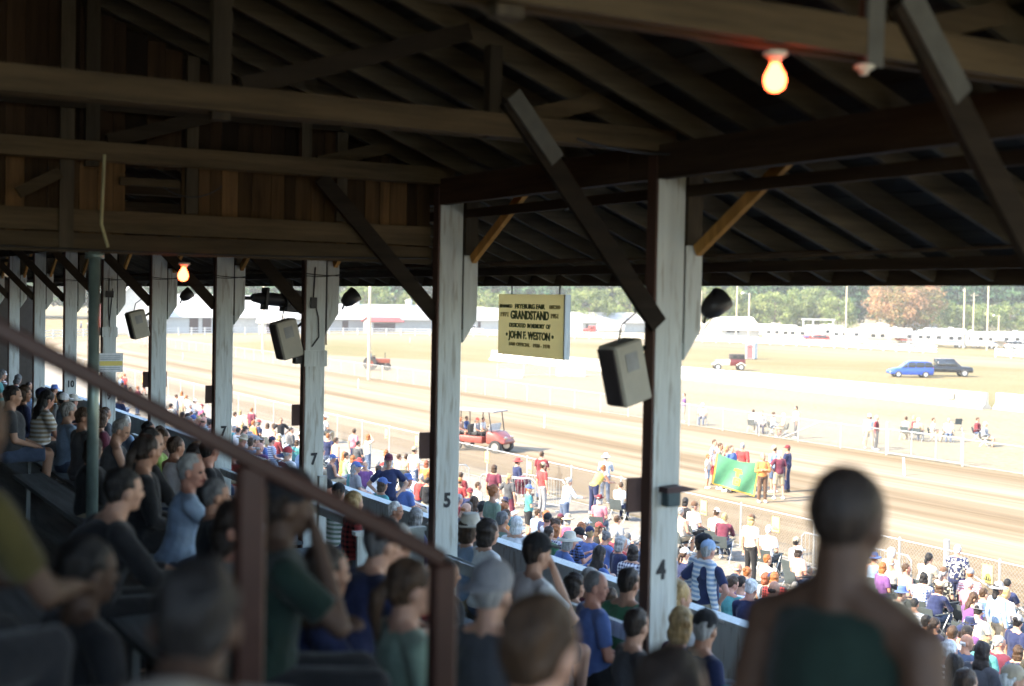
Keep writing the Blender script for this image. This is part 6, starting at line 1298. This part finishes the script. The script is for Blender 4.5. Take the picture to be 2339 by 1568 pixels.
# crowd barriers, pushchair, papers
def barrier(p, rz, lb):
    t = empty('crowd_barrier', p, rz, lb, 'barrier', 'tubular crowd barriers'); m = MB(); W_ = 2.2
    m.path([(0, 0, .2), (0, 0, .95), (0, .12, 1.07), (0, W_ - .12, 1.07), (0, W_, .95), (0, W_, .2), (0, 0, .2)], .02); m.build('frame', STEEL, t)
    m = MB()
    for k in range(1, 16): m.tube((0, W_ * k / 16, .2), (0, W_ * k / 16, 1.06), .007, n=5)
    m.build('bars', STEEL, t)
    for y_ in (.2, W_ - .2): m = MB(); m.beam((-.25, y_, .03), (.25, y_, .03), .05, .04); m.tube((0, y_, 0), (0, y_, .2), .015); m.build('foot', STEEL, t)
for (x, y), rz, lb in (((1222, 1168), .5, 'tubular crowd barrier behind the person in red by the fence'), ((1290, 1172), .2, 'tubular crowd barrier left of post 4 beside the yellow shirt'), ((1010 + 60, 1130), 1.2, 'tubular crowd barrier beside the fifth post'), ((1975, 1330), .05, 'tubular crowd barrier right of the dark silhouette'), ((2080, 1352), .05, 'tubular crowd barrier farther right along the fence')):
    p = on_z(x, y, 0); barrier(Vector((min(p.x, 23.9), on_x(x, y, min(p.x, 23.9)).y, 0)), rz, lb)
p = on_z(1197, 1160, 0); t = empty('pushchair', p, .6, 'dark red pushchair with big wheels beside the person in shorts', 'pushchair')
for x, y, r_ in ((-.3, -.28, .26), (-.3, .28, .26), (.5, 0, .2)):
    m = MB(); m.lathe((0, 0, 0), [(r_ * .86, -.02), (r_, -.02), (r_, .02), (r_ * .86, .02), (r_ * .86, -.02)], 18, M=Matrix.Rotation(math.pi / 2, 3, 'X'))
    for k in range(6): a = k * math.pi / 3; m.tube((0, 0, 0), (r_ * .9 * math.cos(a), 0, r_ * .9 * math.sin(a)), .006, n=4)
    o = m.build('wheel', TYRE, t); o.location = (x, y, r_)
m = MB(); m.beam((-.15, 0, .5), (.35, 0, .42), .42, .05); m.beam((-.15, 0, .5), (-.32, 0, .95), .42, .05, up=(1, 0, 0)); m.build('seat', fabric('maroon', PAL['maroon']), t)
m = MB(); ell(m, (-.15, 0, .92), (.27, .23, .18)); m.build('hood', fabric('maroon', PAL['maroon']), t)
m = MB(); m.path([(-.3, -.22, .26), (-.2, -.22, .5), (-.55, -.22, 1.05), (-.55, .22, 1.05), (-.2, .22, .5), (-.3, .22, .26)], .014); m.path([(-.2, 0, .45), (.5, 0, .2)], .014); m.build('frame', STEEL, t)
PAPER = plain('white paper', (.78, .78, .76), .6); pn = 0
for o, zone, px, py, ps, kw in PPL:
    if ps == 'phone' and zone in 'UL' and pn < 12:
        pn += 1; m = MB(); m.box(-.11, .11, -.14, .14, 0, .004); m.box(-.105, .105, -.135, .0, .005, .008); e = m.build('programme', PAPER); e.location = Vector(o.location) + Matrix.Rotation(o.rotation_euler.z, 3, 'Z') @ Vector((.40, 0, .86)); e.rotation_euler = (0, -.5, o.rotation_euler.z)
        tag(e, ' '.join(('white programme held by ' + ','.join(o['label'].split(',')[:2])).replace('reading ', '').split()[:16]), 'programme', 'white programmes held by spectators')
print('people', len(PPL), 'cache', len(CACHE))
# ================================================================ thin volume added over the fairground for lens glow and veil
m = MB(); m.box(-60, 620, -80, 620, -1, 32)
hz = m.build('added_haze', None); hm = bpy.data.materials.new('glow veil volume'); hm.use_nodes = True; nt = hm.node_tree; nt.nodes.clear()
pv = N(nt, 'ShaderNodeVolumePrincipled'); pv.inputs['Color'].default_value = (.95, .93, .88, 1); pv.inputs['Density'].default_value = .00045; pv.inputs['Anisotropy'].default_value = .2
mo = N(nt, 'ShaderNodeOutputMaterial'); nt.links.new(pv.outputs[0], mo.inputs['Volume']); hz.data.materials.append(hm); tag(hz, kind='stuff')
scn.cycles.volume_bounces = 0
